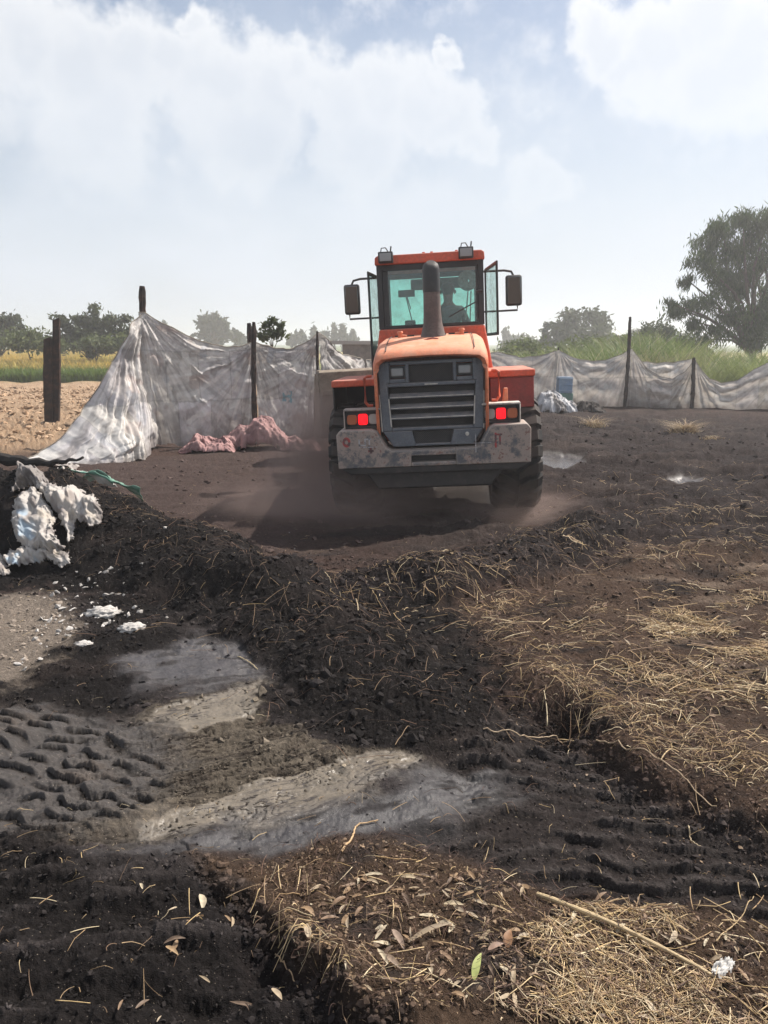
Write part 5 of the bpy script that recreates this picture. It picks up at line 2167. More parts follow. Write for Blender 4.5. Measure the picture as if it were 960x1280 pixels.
# dark store just visible over the fence
SH = empty('shed', (*xy_at(446, 31), 0))
tag(SH, 'low dark flat-roofed shed glimpsed over the tarpaulin left of the loader cab', 'shed')
x, y = xy_at(446, 31)
m = MB()
m.box(x - .55, x + .8, y, y + 1.6, -.1, at(446, 428, 31).z - .08)
o = m.build('wall', mat_plain('shed_wall', (.10, .09, .085), .9, col2=(.2, .18, .16), scale=3), SH)
rel(o, SH)
m = MB()
m.box(x - 1.2, x + .9, y - .1, y + 1.7, at(446, 428, 31).z - .079, at(446, 426, 31).z)
o = m.build('roof', mat_plain('shed_roof', (.28, .27, .26), .8), SH)
rel(o, SH)

# ------------------------------------------------------------------ vegetation


def leaf_cloud(centres, radii, counts, ls, lw, cols, seed, droop=0.0, sub=14, spread=.34):
    """leaves gathered in tufts inside ellipsoids; returns vertices, quads, colours"""
    g = np.random.default_rng(seed)
    P, Cc = [], []
    for c, r, n in zip(centres, radii, counts):
        d = g.normal(size=(sub, 3))
        d /= np.linalg.norm(d, axis=1)[:, None]
        tc_ = d * (g.random((sub, 1)) ** .45) * np.array(r) * .85
        pick = g.integers(0, sub, n)
        q = tc_[pick] + g.normal(size=(n, 3)) * np.array(r) * spread * (.5 + .7 * g.random((sub, 1))[pick])
        if droop:
            q[:, 2] -= np.abs(g.normal(size=n)) * r[2] * droop
        P.append(q + np.array(c))
        t = g.random(sub)[pick]
        a = np.array(cols[0])[None] * (1 - t[:, None]) + np.array(cols[1])[None] * t[:, None]
        Cc.append(a * (.75 + .5 * g.random((n, 1))))
    P = np.vstack(P)
    Cc = np.vstack(Cc)
    n = len(P)
    d = g.normal(size=(n, 3))
    if droop:
        d[:, 2] = -np.abs(d[:, 2]) - 1.2
    d /= np.linalg.norm(d, axis=1)[:, None]
    a = np.cross(d, g.normal(size=(n, 3)))
    a /= np.linalg.norm(a, axis=1)[:, None]
    L_ = ls * (.6 + .8 * g.random((n, 1)))
    W_ = lw * (.6 + .8 * g.random((n, 1)))
    V = np.stack([P - d * L_ / 2, P + a * W_ / 2, P + d * L_ / 2, P - a * W_ / 2], 1).reshape(-1, 3)
    F = np.arange(n * 4).reshape(-1, 4)
    return V, F, np.repeat(Cc, 4, 0)


def tree(name, label, Y, blobs, base_px, ground_z=0, dens=1.0, ls=.25, lw=.08, cols=((.045, .065, .025), (.085, .11, .04)), seed=1, droop=0.0,
         trunk_r=.2, cat='tree', group=None, split=.35, sub=14, spread=.34, depth=1.0):
    k = Y / F_PX
    cen, rad, cnt = [], [], []
    g = random.Random(seed)
    bx = at(base_px, 440, Y).x
    root = empty(name, (bx, Y, ground_z))
    for (px, py, rx, ry) in blobs:
        p = at(px, py, Y)
        r = (rx * k, rx * k * depth, ry * k)
        cen.append((p.x - bx, g.uniform(-1, 1) * rx * k * .8 * depth, p.z - ground_z))
        rad.append(r)
        cnt.append(int(max(30, dens * rx * ry * 1.6)))
    V, F, cc = leaf_cloud(cen, rad, cnt, ls, lw, cols, seed, droop, sub, spread)
    me = mesh_np('crown', V, F, False, {'col': cc})
    link('crown', me, M_foliage, root)
    # trunk with limbs that run out to the tufts
    m = MB()
    top = Vector((0, 0, max(.3, np.mean([c[2] for c in cen]))))
    fork = top * split
    m.tube([(0, 0, -.2), fork * .5 + Vector((trunk_r * .4, 0, 0)), fork], [trunk_r * 1.25, trunk_r, trunk_r * .85], 8)
    for c in cen:
        c = Vector(c)
        mid = fork.lerp(c, .5) + Vector((g.uniform(-.1, .1), g.uniform(-.1, .1), .12)) * (c - fork).length
        m.tube([fork - Vector((0, 0, .05)), fork.lerp(mid, .5) + Vector((0, 0, .03 * (c - fork).length)), mid, c], [trunk_r * .55, trunk_r * .38, trunk_r * .25, trunk_r * .08], 6)
    m.build('trunk', M_bark, root, smooth=True)
    tag(root, label, cat, group)
    return root


big = [(905, 280, 20, 16), (932, 272, 18, 12), (950, 288, 18, 22), (888, 302, 17, 14), (917, 312, 22, 17), (947, 325, 22, 22), (872, 328, 18, 13),
       (897, 342, 24, 15), (932, 352, 26, 18), (860, 350, 11, 8), (848, 385, 16, 11), (836, 379, 8, 6), (880, 376, 22, 13), (914, 388, 22, 15),
       (950, 384, 18, 26), (870, 402, 15, 11), (893, 414, 17, 10), (942, 415, 22, 18), (975, 300, 22, 32), (992, 360, 32, 38), (985, 410, 26, 22), (878, 424, 10, 6), (965, 268, 16, 10)]
tree('tall_tree', 'tall dark feathery tree with drooping foliage at the right edge of the view', 38, big, 940, 0, 1.9, .32, .055,
     ((.034, .060, .018), (.080, .115, .036)), 5, .35, .24, split=.30, sub=12, spread=.30)
tree('broad_tree', 'rounded grey-green tree far beyond the fence between loader and reeds', 85,
     [(712, 402, 20, 14), (738, 400, 18, 13), (698, 412, 15, 12), (755, 412, 13, 12), (725, 418, 28, 14), (762, 424, 10, 8), (700, 426, 14, 8), (740, 428, 20, 8)], 725, 0, .9, .7, .30,
     ((.045, .055, .026), (.075, .090, .040)), 9, 0, .5)
tree('slender_tree', 'narrow dark tree at the left shoulder of the rounded grey-green one', 85, [(683, 408, 4, 6), (683, 420, 6, 8), (684, 430, 7, 7)], 683, 0, 2.2, .6, .3,
     ((.035, .048, .024), (.06, .07, .03)), 13, 0, .2)
tree('broad_tree', 'dark bushy tree cut off by the left edge above the yellow field', 62,
     [(-12, 412, 24, 16), (8, 404, 14, 12), (20, 414, 10, 10), (-2, 426, 26, 12), (14, 430, 16, 8), (-40, 405, 30, 20)], 0, 0, 1.6, .42, .18, ((.035, .048, .022), (.065, .080, .035)), 17, 0, .12)
tree('leafy_tree', 'ragged dark green tree directly behind the burnt double post', 52,
     [(78, 402, 11, 9), (98, 400, 13, 10), (117, 386, 8, 8), (112, 402, 16, 12), (140, 402, 12, 9), (156, 400, 9, 6), (90, 417, 22, 12), (125, 418, 26, 14), (150, 416, 14, 10), (170, 412, 8, 8), (80, 428, 18, 10), (110, 430, 24, 10), (145, 428, 22, 10)], 112, 0, 1.5, .34, .14,
     ((.038, .052, .022), (.075, .092, .036)), 21, 0, .10, split=.3)
for k, (px, py, rx, ry, nm) in enumerate([(38, 424, 26, 11, 'pale green shrub between the two dark trees at far left'), (62, 428, 18, 8, 'small pale shrub just left of the double post top'),
                                          (118, 429, 26, 8, 'light green shrub at the foot of the ragged tree'), (156, 427, 20, 9, 'light shrub nearest the tarpaulin peak')]):
    tree('shrub', nm, 50, [(px, py, rx, ry), (px + 6, py + 5, rx, ry)], px, 0, 2.4, .30, .13, ((.075, .10, .035), (.13, .155, .055)), 31 + k, 0, .1, 'shrub', 'shrubs beyond the field')
tree('broad_tree', 'pale grey hazy tree rising above the left fence', 150, [(258, 405, 9, 9), (270, 402, 10, 9), (281, 410, 9, 9), (264, 418, 18, 10), (290, 420, 8, 6)], 268, 0, 2.6, 1.2, .6,
     ((.045, .058, .032), (.06, .075, .04)), 41, 0, .6)
tree('sapling', 'thin leafy sapling sticking up behind the middle fence post', 20, [(341, 399, 5, 4), (334, 407, 7, 5), (349, 406, 6, 4), (342, 415, 10, 6), (352, 418, 7, 5), (330, 420, 7, 5)], 341, 0, 1.9, .13, .06,
     ((.05, .068, .026), (.09, .11, .045)), 45, 0, .025, 'sapling', None, .75, 10, .45)
for k, (px, py, rx, ry) in enumerate([(377, 419, 5, 5), (392, 416, 3, 8), (405, 420, 6, 6), (418, 414, 3, 8), (428, 416, 4, 8), (300, 424, 6, 5), (205, 408, 3, 5), (655, 425, 12, 8), (640, 428, 12, 7), (632, 420, 4, 10), (365, 423, 5, 5), (440, 422, 5, 7), (15, 425, 8, 5), (800, 420, 14, 8), (860, 425, 16, 8)]):
    nmx = ['tuft-like faint tree right of the sapling', 'narrow faint tree second right of the sapling', 'round faint tree above the last left post', 'faint pointed tree left of the shed',
           'faint tree directly above the shed', 'low faint tree left of the middle post', 'tiny faint tree seen past the tarpaulin peak', 'faint rounded tree right of the cab mirror post',
           'faint low tree touching the cab side', 'narrow faint tree against the cab window edge', 'low faint tree hugging the sapling', 'faint tree against the open cab door',
           'small faint tree behind the far-left dark tree', 'faint tree line clump left of the tall fence post', 'faint tree clump below the tall feathery tree'][k]
    tree('distant_tree', nmx, 170, [(px, py, rx, ry), (px + 1, py + 6, rx * 1.2, ry)], px, 0, 3.0, 1.3, .6, ((.045, .06, .035), (.065, .08, .045)), 51 + k, 0, .3, group='faint trees along the horizon')
for k, (px, py, rx, ry, Y, nm) in enumerate([(818, 418, 20, 14, 45, 'grey-green bushy shrub behind the reeds left of the tall tree'), (790, 428, 22, 10, 42, 'mid-green shrub behind the tall fence post'),
                                             (728, 434, 32, 11, 40, 'yellow-green shrub above the second fence sag'), (652, 434, 26, 9, 42, 'low shrub right of the loader cab'),
                                             (850, 442, 26, 18, 38, 'dark shrub under the tall feathery tree'), (772, 434, 22, 12, 38, 'bright shrub left of the tall fence post')]):
    cc = ((.05, .068, .035), (.085, .10, .05)) if k in (0, 4) else ((.085, .115, .035), (.14, .17, .055))
    tree('shrub', nm, Y, [(px, py, rx, ry), (px + rx * .6, py + 6, rx * .8, ry), (px - rx * .5, py + 9, rx * .8, ry)], px, 0, 2.6, .26, .10, cc, 71 + k, 0, .1, 'shrub', 'shrubs behind the right-hand fence')


def grass_mesh(name, X, Y, Z, h, w, lean, cols, seed, segs=3):
    """upright arching blades"""
    g = np.random.default_rng(seed)
    n = len(X)
    az = g.random(n) * 2 * np.pi
    fa = g.random(n) * 2 * np.pi
    V = np.empty((n, (segs + 1) * 2, 3))
    for i in range(segs + 1):
        t = i / segs
        bx = X + np.cos(az) * lean * h * t ** 2
        by = Y + np.sin(az) * lean * h * t ** 2
        bz = Z + h * (t - .25 * lean * t ** 2.5)
        ww = w * (1 - t * .9)
        V[:, i * 2] = np.stack([bx - np.cos(fa) * ww, by - np.sin(fa) * ww, bz], 1)
        V[:, i * 2 + 1] = np.stack([bx + np.cos(fa) * ww, by + np.sin(fa) * ww, bz], 1)
    k = (segs + 1) * 2
    base = (np.arange(n) * k)[:, None, None]
    q = np.array([[2 * i, 2 * i + 1, 2 * i + 3, 2 * i + 2] for i in range(segs)])[None]
    F = (base + q).reshape(-1, 4)
    return mesh_np(name, V.reshape(-1, 3), F, False, {'col': np.repeat(cols, k, 0)})


def crop():
    g = np.random.default_rng(5)
    n = 46000
    Y = 39 + 105 * g.random(n) ** 1.7
    X = (-.62 + .42 * g.random(n)) * Y
    h = .75 + .35 * g.random(n)
    front = ss(47, 41, Y + 2 * pn(X * .1, Y * .1, 3))
    cg, cy_ = np.array((.11, .17, .03)), np.array((.62, .44, .12))
    c = cy_ * (1 - front[:, None]) + cg * front[:, None]
    pt = ss(-.2, .4, fbm(X * .12, Y * .3, 8, 3))[:, None] * (1 - front[:, None]) * .6
    c = c * (1 - pt) + np.array((.24, .26, .08)) * pt
    c *= (.75 + .5 * g.random((n, 1)))
    h = h * (1 - .35 * front)
    me = grass_mesh('crop', X, Y, np.full(n, .08), h, .035 + .0006 * Y, .35, c, 6, 2)
    o = link('crop', me, M_foliage)
    tag(o, 'ripening yellow crop with a green near edge beyond the ploughed field', 'crop', kind='stuff')


crop()


def reeds():
    g = np.random.default_rng(15)
    n = 9000
    px = 600 + 480 * g.random(n)
    Y = 27.5 + 7 * g.random(n)
    topy = np.interp(px, [600, 640, 680, 720, 770, 800, 850, 880, 920, 960, 1080], [440, 440, 436, 430, 422, 412, 424, 436, 438, 440, 435])
    X = (px - 480) / F_PX * Y * 1.02
    keep = (pn(px * .03, Y * .5, 5) > -.25)
    h = (2 + (428 - topy) / F_PX * Y) * (.75 + .45 * g.random(n)) * (1 + .12 * pn(px * .05, Y * .3, 8))
    t = ss(-.3, .4, pn(px * .025, Y * .3, 9) + .3 * (g.random(n) - .5))[:, None]
    c = np.array((.10, .16, .040)) * (1 - t) + np.array((.24, .28, .085)) * t
    dry = (g.random(n) < .10)[:, None]
    c = np.where(dry, np.array((.38, .34, .22)), c) * (.7 + .6 * g.random((n, 1)))
    me = grass_mesh('reed_bed', X[keep], Y[keep], np.zeros(keep.sum()), h[keep], .030, .50, c[keep], 16, 4)
    o = link('reed_bed', me, M_foliage)
    tag(o, 'dense green reeds growing behind the right-hand fence', 'reeds', kind='stuff')
    for k, (px, Y, top, wd, nm) in enumerate([(897, 26.2, 440, .9, 'bright pale-green reed clump beneath the tall feathery tree'), (948, 25.6, 438, .5, 'pale reed tuft at the right edge behind the fence dip'),
                                              (835, 26.6, 424, .7, 'dry-tipped reed clump right of the tall fence post'), (765, 27, 424, .6, 'airy reed clump left of the tall fence post')]):
        m = 420
        x, y = xy_at(px, Y)
        a = g.random(m) * 2 * np.pi
        r = wd * np.sqrt(g.random(m))
        zt = at(px, top, Y).z
        col = (np.array((.22, .26, .09)) if k != 2 else np.array((.26, .25, .12)))[None] * (.6 + .7 * g.random((m, 1)))
        me = grass_mesh('blades', r * np.cos(a), r * np.sin(a) * .5, np.zeros(m), zt * (.6 + .45 * g.random(m)), .020, .55, col, 60 + k, 5)
        root = empty('reed_clump', (x, y, 0))
        link('blades', me, M_foliage, root)
        tag(root, nm, 'reeds', 'reed clumps behind the fence')


reeds()

# ------------------------------------------------------------------ litter on the ground
SCOL = np.array([(.62, .46, .24), (.70, .54, .32), (.42, .29, .16), (.74, .62, .42), (.26, .17, .11), (.52, .37, .22), (.38, .26, .17)])


def rand_in(poly, n, g):
    xs = [p[0] for p in poly]
    ys = [p[1] for p in poly]
    out = np.empty((0, 2))
    while len(out) < n:
        q = np.stack([g.uniform(min(xs), max(xs), n * 3), g.uniform(min(ys), max(ys), n * 3)], 1)
        out = np.vstack([out, q[inpoly(q[:, 0], q[:, 1], poly)]])
    return out[:n]


def along(pts, n, g, sd):
    P = np.array(pts)
    seg = np.linalg.norm(np.diff(P, axis=0), axis=1)
    k = g.choice(len(seg), n, p=seg / seg.sum())
    t = g.random((n, 1))
    return P[k] * (1 - t) + P[k + 1] * t + g.normal(size=(n, 2)) * sd


def straw_mesh(name, P, L0_, L1_, W, seed, lift=.012, bend=.5, cols=SCOL, pile=None, tone=1.0):
    """three-sided stalks that follow the ground and arch off it"""
    g = np.random.default_rng(seed)
    n = len(P)
    m = 6
    L_ = L0_ + (L1_ - L0_) * g.random(n) ** 2
    a = g.random(n) * 2 * np.pi
    cv = g.normal(size=n) * bend
    pts = np.empty((n, m, 3))
    x, y = P[:, 0].copy(), P[:, 1].copy()
    x = x - np.cos(a) * L_ / 2
    y = y - np.sin(a) * L_ / 2
    kink = g.integers(1, m - 1, n)
    kk = g.normal(size=n) * .9 * (g.random(n) < .3)
    for i in range(m):
        pts[:, i, 0] = x
        pts[:, i, 1] = y
        a = a + cv / m + np.where(kink == i, kk, 0)
        x = x + np.cos(a) * L_ / (m - 1)
        y = y + np.sin(a) * L_ / (m - 1)
    hz = Hh(pts[..., 0].ravel(), pts[..., 1].ravel()).reshape(n, m)
    # straight stalks bridge hollows
    lin = np.maximum(hz, hz[:, :1] * (1 - np.linspace(0, 1, m)) + hz[:, -1:] * np.linspace(0, 1, m))
    up = g.random(n) ** 2 * lift * 3
    if pile is not None:
        up = up + pile * g.random(n)
    tl = g.normal(size=n) * .12 * L_
    pts[..., 2] = lin + .003 - .005 * (g.random(n) < .4)[:, None] + up[:, None] + np.abs(tl)[:, None] * np.linspace(0, 1, m)[None] ** 1.5 * (g.random(n) < .4)[:, None] + (lift * g.random(n))[:, None] * np.sin(np.linspace(0, np.pi, m))[None]
    w = W * (.5 + g.random(n))
    d = np.gradient(pts, axis=1)
    d /= np.linalg.norm(d, axis=2)[..., None] + 1e-9
    s1 = np.cross(d, np.array([0, 0, 1.0]))
    s1 /= np.linalg.norm(s1, axis=2)[..., None] + 1e-9
    s2 = np.cross(s1, d)
    V = np.empty((n, m, 3, 3))
    tp = (1 - .45 * np.linspace(0, 1, m))[None, :, None]
    for j in range(3):
        an = 2 * np.pi * j / 3
        V[:, :, j] = pts + (s1 * math.cos(an) + s2 * math.sin(an)) * w[:, None, None] * tp
    base = (np.arange(n) * m * 3)[:, None, None]
    q = []
    for i in range(m - 1):
        for j in range(3):
            j2 = (j + 1) % 3
            q.append([i * 3 + j, i * 3 + j2, i * 3 + 3 + j2, i * 3 + 3 + j])
    F = (base + np.array(q)[None]).reshape(-1, 4)
    c = cols[g.integers(0, len(cols), n)] * (.65 + .6 * g.random((n, 1))) * tone
    return mesh_np(name, V.reshape(-1, 3), F, True, {'col': np.repeat(c, m * 3, 0)})


def patchy(P, thr):
    v = fbm(P[:, 0] * 2.2, P[:, 1] * 3.6, 777, 3)
    return P[v > thr]


def add_straw():
    g = np.random.default_rng(99)
    rim = GP([(640, 775), (660, 820), (690, 850), (740, 890), (790, 920), (860, 950), (930, 975), (1010, 1000)])
    P = [along(rim[2:], 900, g, .10), along(GP([(300, 1120), (345, 1160), (400, 1205), (455, 1255)]), 60, g, .03), patchy(along(rim, 700, g, .25), .05)]
    o = link('litter_straw', straw_mesh('litter_straw', np.vstack(P), .02, .18, .0016, 1, .012, .25, pile=.04), M_straw)
    tag(o, 'tangled dry straw along the rim of the broken litter ledge', 'straw', kind='stuff')
    P = [patchy(rand_in(GP([(700, 770), (820, 745), (1000, 700), (1100, 900), (960, 980), (800, 900)]), 3000, g), .08),
         patchy(along(GP([(840, 770), (900, 800), (1000, 820)]), 2200, g, .26), -.05),
         along(GP([(800, 840), (880, 870), (1000, 880)]), 600, g, .18),
         patchy(along(GP([(560, 740), (640, 760), (700, 800)]), 420, g, .22), .0),
         along(GP([(440, 770), (520, 745), (600, 770)]), 220, g, .25),
         along(GP([(700, 690), (820, 700), (970, 680)]), 330, g, .20), along(GP([(820, 650), (960, 655)]), 220, g, .3),
         rand_in(GP([(600, 620), (980, 580), (1200, 800), (640, 860)]), 700, g)]
    o = link('litter_straw', straw_mesh('litter_straw', np.vstack(P), .015, .22, .0022, 2, .008, .2), M_straw)
    tag(o, 'loose straw scattered over the dry ground at the right', 'straw', kind='stuff')
    mat = GP([(650, 1195), (700, 1140), (770, 1120), (850, 1125), (860, 1160), (800, 1180), (880, 1215), (970, 1230), (990, 1300), (640, 1300), (690, 1240)])
    P = [patchy(rand_in(mat, 1900, g), -.25), patchy(rand_in(GP([(700, 1230), (960, 1230), (980, 1300), (690, 1300)]), 1200, g), -.25), rand_in(GP([(340, 1090), (650, 1080), (700, 1290), (420, 1290)]), 200, g)]
    o = link('litter_straw', straw_mesh('litter_straw', np.vstack(P), .01, .13, .0013, 3, .005, .15, pile=.010), M_straw)
    tag(o, 'mat of short yellow straw in the bottom right corner', 'straw', kind='stuff')
    P = patchy(np.vstack([rand_in(mat, 420, g), rand_in(GP([(620, 1200), (960, 1200), (980, 1300), (620, 1300)]), 380, g)]), -.3)
    o = link('litter_chaff', straw_mesh('litter_chaff', P, .012, .07, .0030, 13, .006, .2, cols=np.array([(.34, .24, .16), (.24, .16, .11), (.50, .40, .27), (.18, .12, .09)])), M_straw)
    tag(o, 'broad broken brown chaff among the straw at bottom right', 'chaff', kind='stuff')
    P = [rand_in(GP([(-60, 1010), (500, 1000), (960, 1000), (960, 1130), (500, 1290), (-60, 1290)]), 260, g), rand_in(GP([(0, 640), (600, 640), (560, 900), (0, 900)]), 420, g),
         rand_in(GP([(120, 570), (900, 540), (960, 620), (560, 700), (200, 700)]), 300, g)]
    o = link('litter_straw', straw_mesh('litter_straw', np.vstack(P), .01, .09, .0013, 4, .008, .5, tone=.8), M_straw)
    tag(o, 'sparse single bits of straw over the dark mud', 'straw', kind='stuff')
    P = [along(rim, 1700, g, .16), rand_in(POLY_I[1:9] + GP([(960, 1290), (420, 1290)]), 1000, g)]
    o = link('rootlets', straw_mesh('rootlets', np.vstack(P), .03, .12, .0011, 5, .015, .9, cols=np.array([(.13, .08, .06), (.10, .06, .05), (.17, .10, .07)]), pile=.03), M_straw)
    tag(o, 'fine dark red-brown rootlets in the litter', 'rootlets', kind='stuff')
    P = np.vstack([along([q[0] for q in BERM_A[2:]], 900, g, .42), along([q[0] for q in BERM_B], 500, g, .3), rand_in(GP([(560, 740), (720, 700), (760, 800), (620, 840)]), 500, g)])
    o = link('rootlets', straw_mesh('rootlets', P, .03, .22, .0017, 6, .012, .5, cols=np.array([(.20, .12, .08), (.13, .08, .06), (.34, .24, .15), (.10, .07, .055)]), pile=.02), M_straw)
    tag(o, 'brown fibres and broken stems in the black heaps', 'rootlets', kind='stuff')
    # single stalks that can be picked out, the largest ones
    area1 = GP([(650, 1150), (960, 1100), (980, 1290), (640, 1290)])
    area2 = GP([(340, 1100), (640, 1090), (650, 1280), (430, 1280)])
    area3 = GP([(0, 1090), (230, 1100), (330, 1280), (0, 1280)])
    protos = []
    for k in range(14):
        Lk = .035 + .0095 * k
        m = MB()
        c1, c2 = random.uniform(-.07, .07), random.uniform(-.6, .6)
        pts = []
        for i in range(7):
            t = i / 6 - .5
            pts.append((t * Lk, c1 * Lk * t * t * 2 + (c2 * Lk * max(0, t) if k % 3 == 0 else 0), .002 * math.sin((t + .5) * math.pi)))
        q_ = .55 + .1 * (k % 6)
        m.tube(pts, [r_ * q_ for r_ in (.0022, .0021, .0020, .0019, .0018, .0016, .0014)], 5)
        me = bpy.data.meshes.new('straw_stalk')
        me.from_pydata([tuple(v) for v in m.v], [], m.f)
        me.polygons.foreach_set('use_smooth', [True] * len(me.polygons))
        at_ = me.attributes.new('col', 'FLOAT_COLOR', 'POINT')
        cc = SCOL[k % 4] * 1.05
        at_.data.foreach_set('color', np.tile([*cc, 1], len(me.vertices)).astype(np.float32))
        me.materials.append(M_straw)
        protos.append(me)
    sets = [(area1, 120, 'yellow straw stalk in the straw mat at bottom right'), (area2, 34, 'straw stalk on the leafy brown litter at bottom centre'), (area3, 9, 'lone straw stalk on the dark mud at bottom left'),
            (rim, 36, 'straw stalk lying on the ledge rim at right')]
    for ar, n, lab in sets:
        P = rand_in(ar, n, g) if n != 36 else along(ar, n, g, .12)
        ang = g.random(n) * 2 * np.pi
        for i in range(n):
            me = protos[int(g.integers(0, 14))]
            sc_ = 1.6 if n == 36 else 1.0
            hl = .05 * sc_
            dx, dy = math.cos(ang[i]) * hl, math.sin(ang[i]) * hl
            x, y = P[i]
            h3 = Hh([x - dx, x, x + dx], [y - dy, y, y + dy])
            slope = math.atan2(h3[2] - h3[0], 2 * hl)
            z = max(h3[1], (h3[0] + h3[2]) / 2) + .006 + .015 * float(g.random())
            o = bpy.data.objects.new('straw_stalk', me)
            C.objects.link(o)
            o.location = (x, y, z)
            o.rotation_euler = (0, -slope + float(g.normal()) * .12, ang[i])
            o.scale = (sc_, sc_, sc_)
            tag(o, lab, 'straw', lab.replace('stalk', 'stalks'))


add_straw()


def leaf_proto(L_, W_, curl, fold, col, seed):
    g = random.Random(seed)
    nu = 9
    V, F = [], []
    for i in range(nu):
        t = i / (nu - 1)
        w = W_ / 2 * math.sin(math.pi * (.04 + .94 * t) ** .8) ** .8
        x = (t - .5) * L_
        z = curl * L_ * math.sin(t * math.pi) + .004
        tw = g.uniform(-.15, .15) + .5 * (t - .5)
        for j in (-1, -.5, 0, .5, 1):
            V.append((x, w * j + .10 * L_ * math.sin(t * 2.2), z + fold * abs(j) * w + tw * w * j * .5))
    for i in range(nu - 1):
        for j in range(4):
            F.append((i * 5 + j, i * 5 + j + 1, (i + 1) * 5 + j + 1, (i + 1) * 5 + j))
    c = np.tile(np.array(col), (len(V), 1)) * (1 + .25 * np.array([[math.sin(v[0] * 300 + seed) * .4 - abs(v[1]) / W_] for v in V]))
    me = mesh_np('dry_leaf', np.array(V), np.array(F), True, {'col': c})
    me.materials.append(M_leaf)
    return me


def put_leaf(me, x, y, rz, tilt=(0, 0), up=.004, s=1.0, name='dry_leaf'):
    o = bpy.data.objects.new(name, me)
    C.objects.link(o)
    e = .02
    h = Hh([x - e, x + e, x, x, x], [y, y, y - e, y + e, y])
    o.location = (x, y, float(h.max()) + up)
    gx, gy = (h[1] - h[0]) / (2 * e), (h[3] - h[2]) / (2 * e)
    nrm = Vector((-gx * .6 + tilt[0], -gy * .6 + tilt[1], 1)).normalized()
    q = nrm.to_track_quat('Z', 'Y')
    o.rotation_euler = (q @ Euler((0, 0, rz)).to_quaternion()).to_euler()
    o.scale = (s, s, s)
    return o


def add_leaves():
    g = np.random.default_rng(44)
    LC = [(.46, .36, .24), (.30, .20, .13), (.62, .53, .38), (.20, .14, .10), (.52, .42, .30), (.36, .24, .14)]
    protos = [leaf_proto(.040 + .008 * (k % 5), .011 + .003 * (k % 3), .02 + .05 * ((k * 7) % 4) / 3, .25, LC[k % 6], k) for k in range(24)]
    A = [(GP([(360, 1110), (560, 1090), (640, 1120), (650, 1280), (440, 1280)]), 120, 'tan dry leaf in the leaf litter at bottom centre'),
         (GP([(650, 1110), (860, 1120), (960, 1200), (960, 1290), (650, 1290)]), 70, 'dry leaf lying in the straw at bottom right'),
         (GP([(150, 1110), (260, 1110), (370, 1270), (150, 1280)]), 16, 'small dry leaf on the dark mud left of the broken rim'),
         (GP([(700, 790), (960, 760), (1000, 960), (760, 880)]), 60, 'pale dry leaf on the sunlit ground at right')]
    for ar, n, lab in A:
        P = rand_in(ar, n, g)
        for i in range(n):
            o = put_leaf(protos[int(g.integers(0, 24))], P[i][0], P[i][1], float(g.random() * 6.28), (float(g.normal()) * .2, float(g.normal()) * .2), .004 - .006 * float(g.random()), float(.35 + .85 * g.random()))
            o.scale = (o.scale[0], o.scale[1] * float(.6 + .9 * g.random()), o.scale[2] * float(.6 + 1.6 * g.random()))
            tag(o, lab, 'leaf', lab.replace('leaf', 'leaves', 1))
    sp = [(598, 1212, .085, .026, (.50, .55, .20), 1.1, 'yellow_leaf', 'yellow-green leaf lying on the brown litter at bottom centre'),
          (637, 1178, .062, .032, (.36, .20, .11), 1.5, 'dry_leaf', 'rust-brown oval leaf standing up right of the yellow-green one'),
          (567, 1136, .070, .018, (.55, .45, .30), .1, 'dry_leaf', 'cream-coloured curved leaf above the leaf cluster'),
          (511, 1101, .060, .016, (.50, .40, .26), -.2, 'dry_leaf', 'cream leaf upper left of the leaf cluster'),
          (540, 1172, .17, .018, (.40, .31, .21), .12, 'dry_leaf', 'longest dry leaf lying across the leaf cluster'),
          (497, 1180, .085, .022, (.42, .31, .24), -.7, 'dry_leaf', 'pinkish curled leaf at the left end of the leaf cluster'),
          (488, 1208, .080, .020, (.34, .25, .18), -1.0, 'dry_leaf', 'long brown leaf pointing down below the cluster, left'),
          (385, 1172, .055, .026, (.48, .38, .26), .2, 'dry_leaf', 'pale leaf on the broken rim left of centre'),
          (215, 1196, .055, .014, (.44, .30, .17), -.9, 'dry_leaf', 'orange-tan leaf alone on the dark mud at bottom left'),
          (620, 1190, .06, .02, (.36, .24, .18), .1, 'dry_leaf', 'flat brown leaf touching the rust-brown oval one')]
    for k, (px, py, L_, W_, c, rz, nm, lab) in enumerate(sp):
        p = hit1(px, py, 1.6, 5)
        o = put_leaf(leaf_proto(L_, W_, .06, .22, c, 100 + k), p.x, p.y, rz, (0, -.35), .010, name=nm)
        tag(o, lab, 'leaf')


add_leaves()


